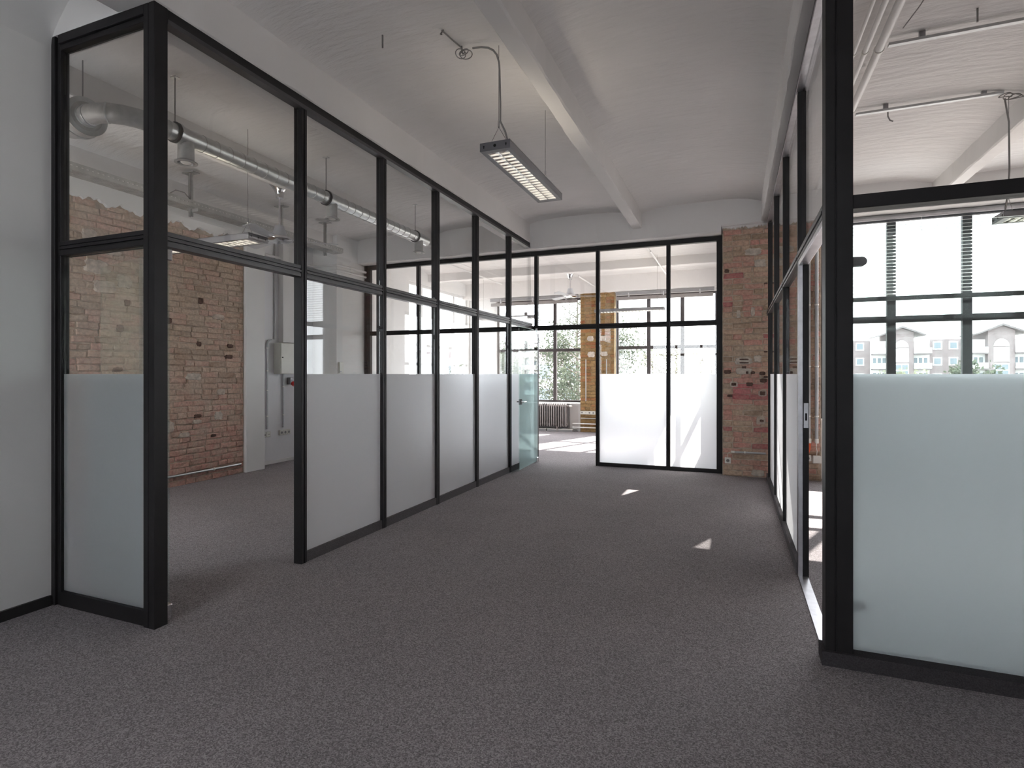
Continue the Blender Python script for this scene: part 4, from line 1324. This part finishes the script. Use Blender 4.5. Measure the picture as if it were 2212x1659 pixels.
for x in (-5.1, -4.0):
    mk('foot', M().box(x - 0.015, x + 0.015, 12.97, 13.07, 0.0, 0.13), 'radiator', t)
mk('valve', M().lathe([(0.022, 0), (0.026, 0.01), (0.026, 0.06), (0.018, 0.07)], (-3.70, 13.02, 0.62), (1, 0, 0), 14), 'white_plastic', t, smooth=True)
mk('rib_shade_sheet', M().box(-5.6, -3.76, 13.12, 13.135, 0.08, 0.62), 'lamp_end', t)  # dark sheet added to stand for the shade between the ribs
mk('heat_meter', M().box(-4.88, -4.80, 12.935, 12.952, 0.47, 0.56), 'white_plastic', t, bevel=0.004)
t = thing('niche_panel', (-3.6, 13.2, 0.08), 'white panel between the radiator and the ochre pier', 'panel')
mk('sheet', M().box(-3.74, -3.52, 13.20, 13.248, 0.05, 0.62), 'panel', t)
mk('border', M().box(-3.52, -3.46, 13.17, 13.248, 0.0, 0.62).box(-3.74, -3.46, 13.17, 13.248, 0.62, 0.655), 'wall', t)
for x0, x1, lab in ((-5.5, -4.28, 'left length of dark floor trunking under the radiator'), (-4.26, -3.62, 'right length of dark floor trunking under the radiator')):
    t = thing('floor_trunking', ((x0 + x1) / 2, 13.02, 0), lab, 'trunking')
    mk('body', M().box(x0, x1, 12.98, 13.08, 0, 0.05), 'lamp', t, bevel=0.003)
    mk('lid', M().box(x0, x1, 12.975, 13.085, 0.05, 0.062), 'panel', t)
for z, lab in ((0.205, 'upper white heating pipe across the foot of the ochre pier'), (0.115, 'lower white heating pipe across the foot of the ochre pier')):
    conduit([(-3.62, 13.02, z), (-2.72, 13.04, z)], 0.013, lab, 'white_pipe', [((-3.36, 13.03, z), (1, 0, 0))], 'heating pipes at the ochre pier')
conduit([(-3.42, 13.05, 0.335), (-2.80, 13.05, 0.335)], 0.010, 'thin grey conduit just under the sockets on the ochre pier', 'grey_pipe')
socket_strip((-3.44, 13.086, 0.47), (1, 0, 0), (0, -1, 0), 4, 'strip of four cream sockets low on the ochre pier', 'rbrr', 'cream', 0.092)
conduit([(-2.98, 12.95, 0.0), (-2.98, 12.95, 3.62)], 0.035, 'white vertical downpipe in front of the ochre pier', 'white_pipe', [((-2.98, 12.95, 1.1), (0, 0, 1)), ((-2.98, 12.95, 2.4), (0, 0, 1))])
for k, x in enumerate((-3.30, -2.80)):
    conduit([(x, 13.06, 0.75), (x, 13.06, 1.75)], 0.010, ('left' if k == 0 else 'right') + ' thin grey conduit upright on the ochre pier face', 'grey_pipe', group='thin conduits on the ochre pier')
for x, y0, y1, k in ((-1.31, 9.6, 12.1, 0), (-1.42, 9.2, 11.05, 1), (-3.07, 11.5, 13.0, 2), (-5.0, 8.8, 11.9, 3), (-5.15, 8.8, 11.0, 4)):
    conduit([(x, y0, 3.64 if y1 < 11.1 else 3.48), (x, y1, 3.64 if y1 < 11.1 else 3.48)], 0.014,
            ['longer white ceiling conduit over the right far window', 'shorter white ceiling conduit over the right far window', 'white ceiling conduit beside the far ceiling fan', 'longer white ceiling conduit over the left far window', 'shorter white ceiling conduit over the left far window'][k], 'white_pipe')
conduit([(-6.05, 8.52, 0.0), (-6.05, 8.52, 3.3)], 0.018, 'grey vertical pipe behind the left end of the far partition', 'grey_pipe')

# ------------------------------------------------------------------ outside: ground, apartment houses, trees
GZ = -10.0
struct('ground', M().box(-160, 200, 14.5, 300, GZ - 0.3, GZ).box(-160, -7.2, -60, 14.5, GZ - 0.3, GZ), 'lawn')
struct('outer_wall', M().box(-4.02, 5.6, YB - 0.15, YW, GZ, -0.13).box(-6.98, -4.02, 1.2, YW, GZ, -0.13).box(-6.65, -0.05, YW, YF + 0.15, GZ, -0.13), 'outer')

def house(cx, y, label):
    h = thing('apartment_house', (cx, y, GZ), label, 'building', 'gabled brick apartment houses')
    W, D = 1.9, 8.0
    # gabled brick bay
    m = M()
    za, zp = 9.05, 9.85
    ring = [(cx - W, GZ), (cx + W, GZ), (cx + W, za), (cx, zp), (cx - W, za)]
    for yy in (y, y + D):
        for x, z in ring:
            m.v.append((x, yy, z))
    m.f += [(0, 1, 2, 3, 4), (9, 8, 7, 6, 5), (0, 5, 6, 1), (1, 6, 7, 2), (2, 7, 8, 3), (3, 8, 9, 4), (4, 9, 5, 0)]
    bay_ = mk('brick_bay', m, 'house_brick', h)
    for sgn in (-1, 1):
        m = M()
        ex = cx + sgn * (W + 1.7)
        ez = za - (zp - za) / W * 1.7
        b = [(cx, zp + 0.05), (ex, ez + 0.05), (ex, ez + 0.3), (cx, zp + 0.4)]
        for yy in (y - 0.8, y + D):
            for x, z in b:
                m.v.append((x, yy, z))
        m.f += [(0, 1, 2, 3), (7, 6, 5, 4), (0, 4, 5, 1), (1, 5, 6, 2), (2, 6, 7, 3), (3, 7, 4, 0)]
        mk('roof', m, 'house_roof', h)
    # stair window: arch, panes
    m = M()
    n = 12
    m.v += [(cx + 1.1 * math.cos(PI * k / n), y - 0.05, 6.3 + 1.3 * math.sin(PI * k / n)) for k in range(n + 1)]
    m.f.append(tuple(range(n + 1)))
    mk('arched_window', m, 'house_white', h)
    for z0, z1 in ((3.6, 6.1), (0.9, 3.3), (-2.0, 0.4)):
        wn = mk('window', M().box(cx - 1.1, cx + 1.1, y - 0.06, y, z0, z1), 'house_white', h)
        if z0 < 3:
            for i in range(2):
                for j in range(2):
                    mk('pane', M().box(cx - 0.95 + 1.0 * i, cx - 0.05 + 1.0 * i, y - 0.10, y - 0.05, z0 + 0.2 + 1.1 * j, z0 + 1.1 + 1.1 * j), 'house_glass', wn)
    # white balcony wings on both sides
    for sgn in (-1, 1):
        x0 = cx + sgn * W
        x1 = cx + sgn * (W + 2.7)
        a, b = min(x0, x1), max(x0, x1)
        mk('balcony_wall', M().box(a, b, y + 1.2, y + D, GZ, 7.6), 'house_white', h)
        for z in (-6.2, -3.4, -0.5, 2.3, 5.1):
            s = mk('balcony_slab', M().box(a, b, y - 0.2, y + 1.3, z - 0.15, z + 0.1), 'house_roof', h)
            mk('parapet', M().box(a, b, y - 0.25, y - 0.15, z + 0.1, z + 1.1), 'house_white', s)
        for z in (-6.0, -3.1, -0.3, 2.5):
            for i in range(3):
                xx = a + 0.30 + i * 0.78
                mk('window', M().box(xx, xx + 0.5, y + 1.12, y + 1.2, z + 0.3, z + 1.9), 'house_glass', h)
    # recessed brick link to the next house
    a = cx + W + 2.7
    mk('brick_link', M().box(a, a + 5.5, y + 2.0, y + D, GZ, 7.8), 'house_brick', h)
    for z in (-6.0, -3.0, 0.0, 3.0, 5.9):
        for i in range(2):
            w_ = mk('window', M().box(a + 0.7 + 2.4 * i, a + 2.1 + 2.4 * i, y + 1.9, y + 2.0, z, z + 1.5), 'house_white', h)
            mk('pane', M().box(a + 0.9 + 2.4 * i, a + 1.9 + 2.4 * i, y + 1.85, y + 1.92, z + 0.2, z + 1.3), 'house_glass', w_)
    return h
h1 = house(28.8, 122.0, 'gabled brick apartment house behind the first window mullion from the brick pier')
for dx, lab in ((14.7, 'gabled brick apartment house with an arched stair window, framed by the second blind'), (-14.7, 'gabled brick apartment house mostly hidden behind the corner post')):
    h = dup(h1, h1.location + Vector((dx, 0, 0)))
    h['label'] = lab
t = thing('pale_building', (-22, 70, GZ), 'pale apartment block outside the far left window', 'building')
mk('wall', M().box(-38, -15.5, 62, 74, GZ, 3.4), 'house_white', t)
mk('roof', M().box(-38.4, -15.1, 61.6, 74, 3.4, 4.2), 'house_roof', t)
wfirst = None
for i in range(7):
    for z in (-8.0, -5.0, -2.0, 0.8):
        x = -37 + i * 3.1
        w_ = mk('window', M().box(x, x + 1.5, 61.9, 62.0, z, z + 1.7), 'house_glass', t)
t = thing('pale_building', (-40, 30, GZ), 'pale neighbouring building beyond the side window of the far room', 'building')
mk('wall', M().box(-52, -34, 14, 46, GZ, 2.6), 'house_white', t)
mk('roof', M().box(-52.4, -33.6, 13.6, 46.4, 2.6, 3.3), 'house_roof', t)
for i in range(9):
    for z in (-5.0, -2.0, 0.6):
        y = 15.5 + i * 3.4
        mk('window', M().box(-34.0, -33.9, y, y + 1.5, z, z + 1.5), 'house_glass', t)

def tree(x, y, zt, rad, zb, nleaf, leaf, label, seed, size=0.16, slim=1.0, sparse=0.0):
    rnd = random.Random(seed)
    t = thing('tree', (x, y, GZ), label, 'tree', 'trees outside the far windows')
    tr = M().tube([(x, y, GZ), (x + 0.1, y, GZ + (zt - GZ) * 0.4), (x - 0.05, y, GZ + (zt - GZ) * 0.75), (x, y, zt - 0.3)], [0.22, 0.17, 0.09, 0.02], 8)
    mk('trunk', tr, 'bark', t, smooth=True)
    br = M()
    tips = []
    zc, hz = (zt + zb) / 2, (zt - zb) / 2
    for k in range(46):
        z0 = rnd.uniform(zb - 0.5, zt - 0.6)
        a = rnd.uniform(0, 2 * PI)
        q = math.sqrt(max(0.05, 1 - ((z0 - zc) / hz) ** 2))
        l = rad * q * rnd.uniform(0.6, 1.0)
        p1 = Vector((x + l * 0.5 * math.cos(a), y + l * 0.5 * math.sin(a), z0 + l * 0.25))
        p2 = Vector((x + l * math.cos(a + 0.2), y + l * math.sin(a + 0.2), min(zt, z0 + l * 0.6)))
        br.tube([(x, y, z0), p1, p2], [0.05, 0.03, 0.01], 5)
        tips += [p1.lerp(p2, rnd.random()) for _ in range(3)] + [p2]
        for _ in range(3):
            p3 = p1.lerp(p2, rnd.random())
            p4 = p3 + Vector((rnd.uniform(-.6, .6), rnd.uniform(-.6, .6), rnd.uniform(0.1, .7)))
            br.tube([p3, p4], [0.015, 0.005], 4)
            tips.append(p4)
    mk('branches', br, 'bark', t)
    lv = M()
    for k in range(nleaf):
        c = rnd.choice(tips)
        g = 0.32
        p = c + Vector((rnd.gauss(0, g), rnd.gauss(0, g), rnd.gauss(0, g)))
        u = Vector((rnd.gauss(0, 1), rnd.gauss(0, 1), rnd.gauss(0, 1))).normalized()
        w = u.cross(Vector((rnd.gauss(0, 1), rnd.gauss(0, 1), rnd.gauss(0, 1)))).normalized()
        s = size * rnd.uniform(0.6, 1.2)
        lv.quad(p - u * s * 0.7, p - w * s * 0.4, p + u * s * 0.7, p + w * s * 0.4)
    o = mk('foliage', lv, leaf, t)
    o['kind'] = 'stuff'
    return t
tree(-6.3, 25, 3.1, 2.6, -5.0, 19800, 'leaf_dark', 'dense dark tree behind the far left window just left of the ochre pier', 1, 0.105)
tree(-11.6, 27, 2.4, 2.4, -5.0, 15400, 'leaf_dark', 'dense dark tree behind the glass door at the end of the corridor', 2, 0.105)
tree(-10.2, 38, 7.4, 1.6, -3.0, 5280, 'leaf_dark', 'tall slender poplar rising above the other trees in the far left window', 3, 0.093)
tree(-3.6, 34, 2.9, 2.4, -5.0, 9240, 'leaf_pale', 'pale loose tree at the left side of the far right window', 4, 0.087)
tree(-0.9, 26, 2.3, 2.0, -5.0, 7920, 'leaf_pale', 'pale loose tree in the middle of the far right window', 5, 0.087)
tree(1.6, 34, 3.0, 2.4, -5.0, 9240, 'leaf_pale', 'pale loose tree at the right side of the far right window', 6, 0.087)
tree(26.5, 82, 2.4, 3.2, -6.0, 3000, 'leaf_dark', 'rounded green tree in front of the brick houses', 7, 0.35)
tree(19.0, 80, 1.0, 3.2, -6.0, 2500, 'leaf_pale', 'low pale tree in front of the brick houses near the corner post', 8, 0.35)
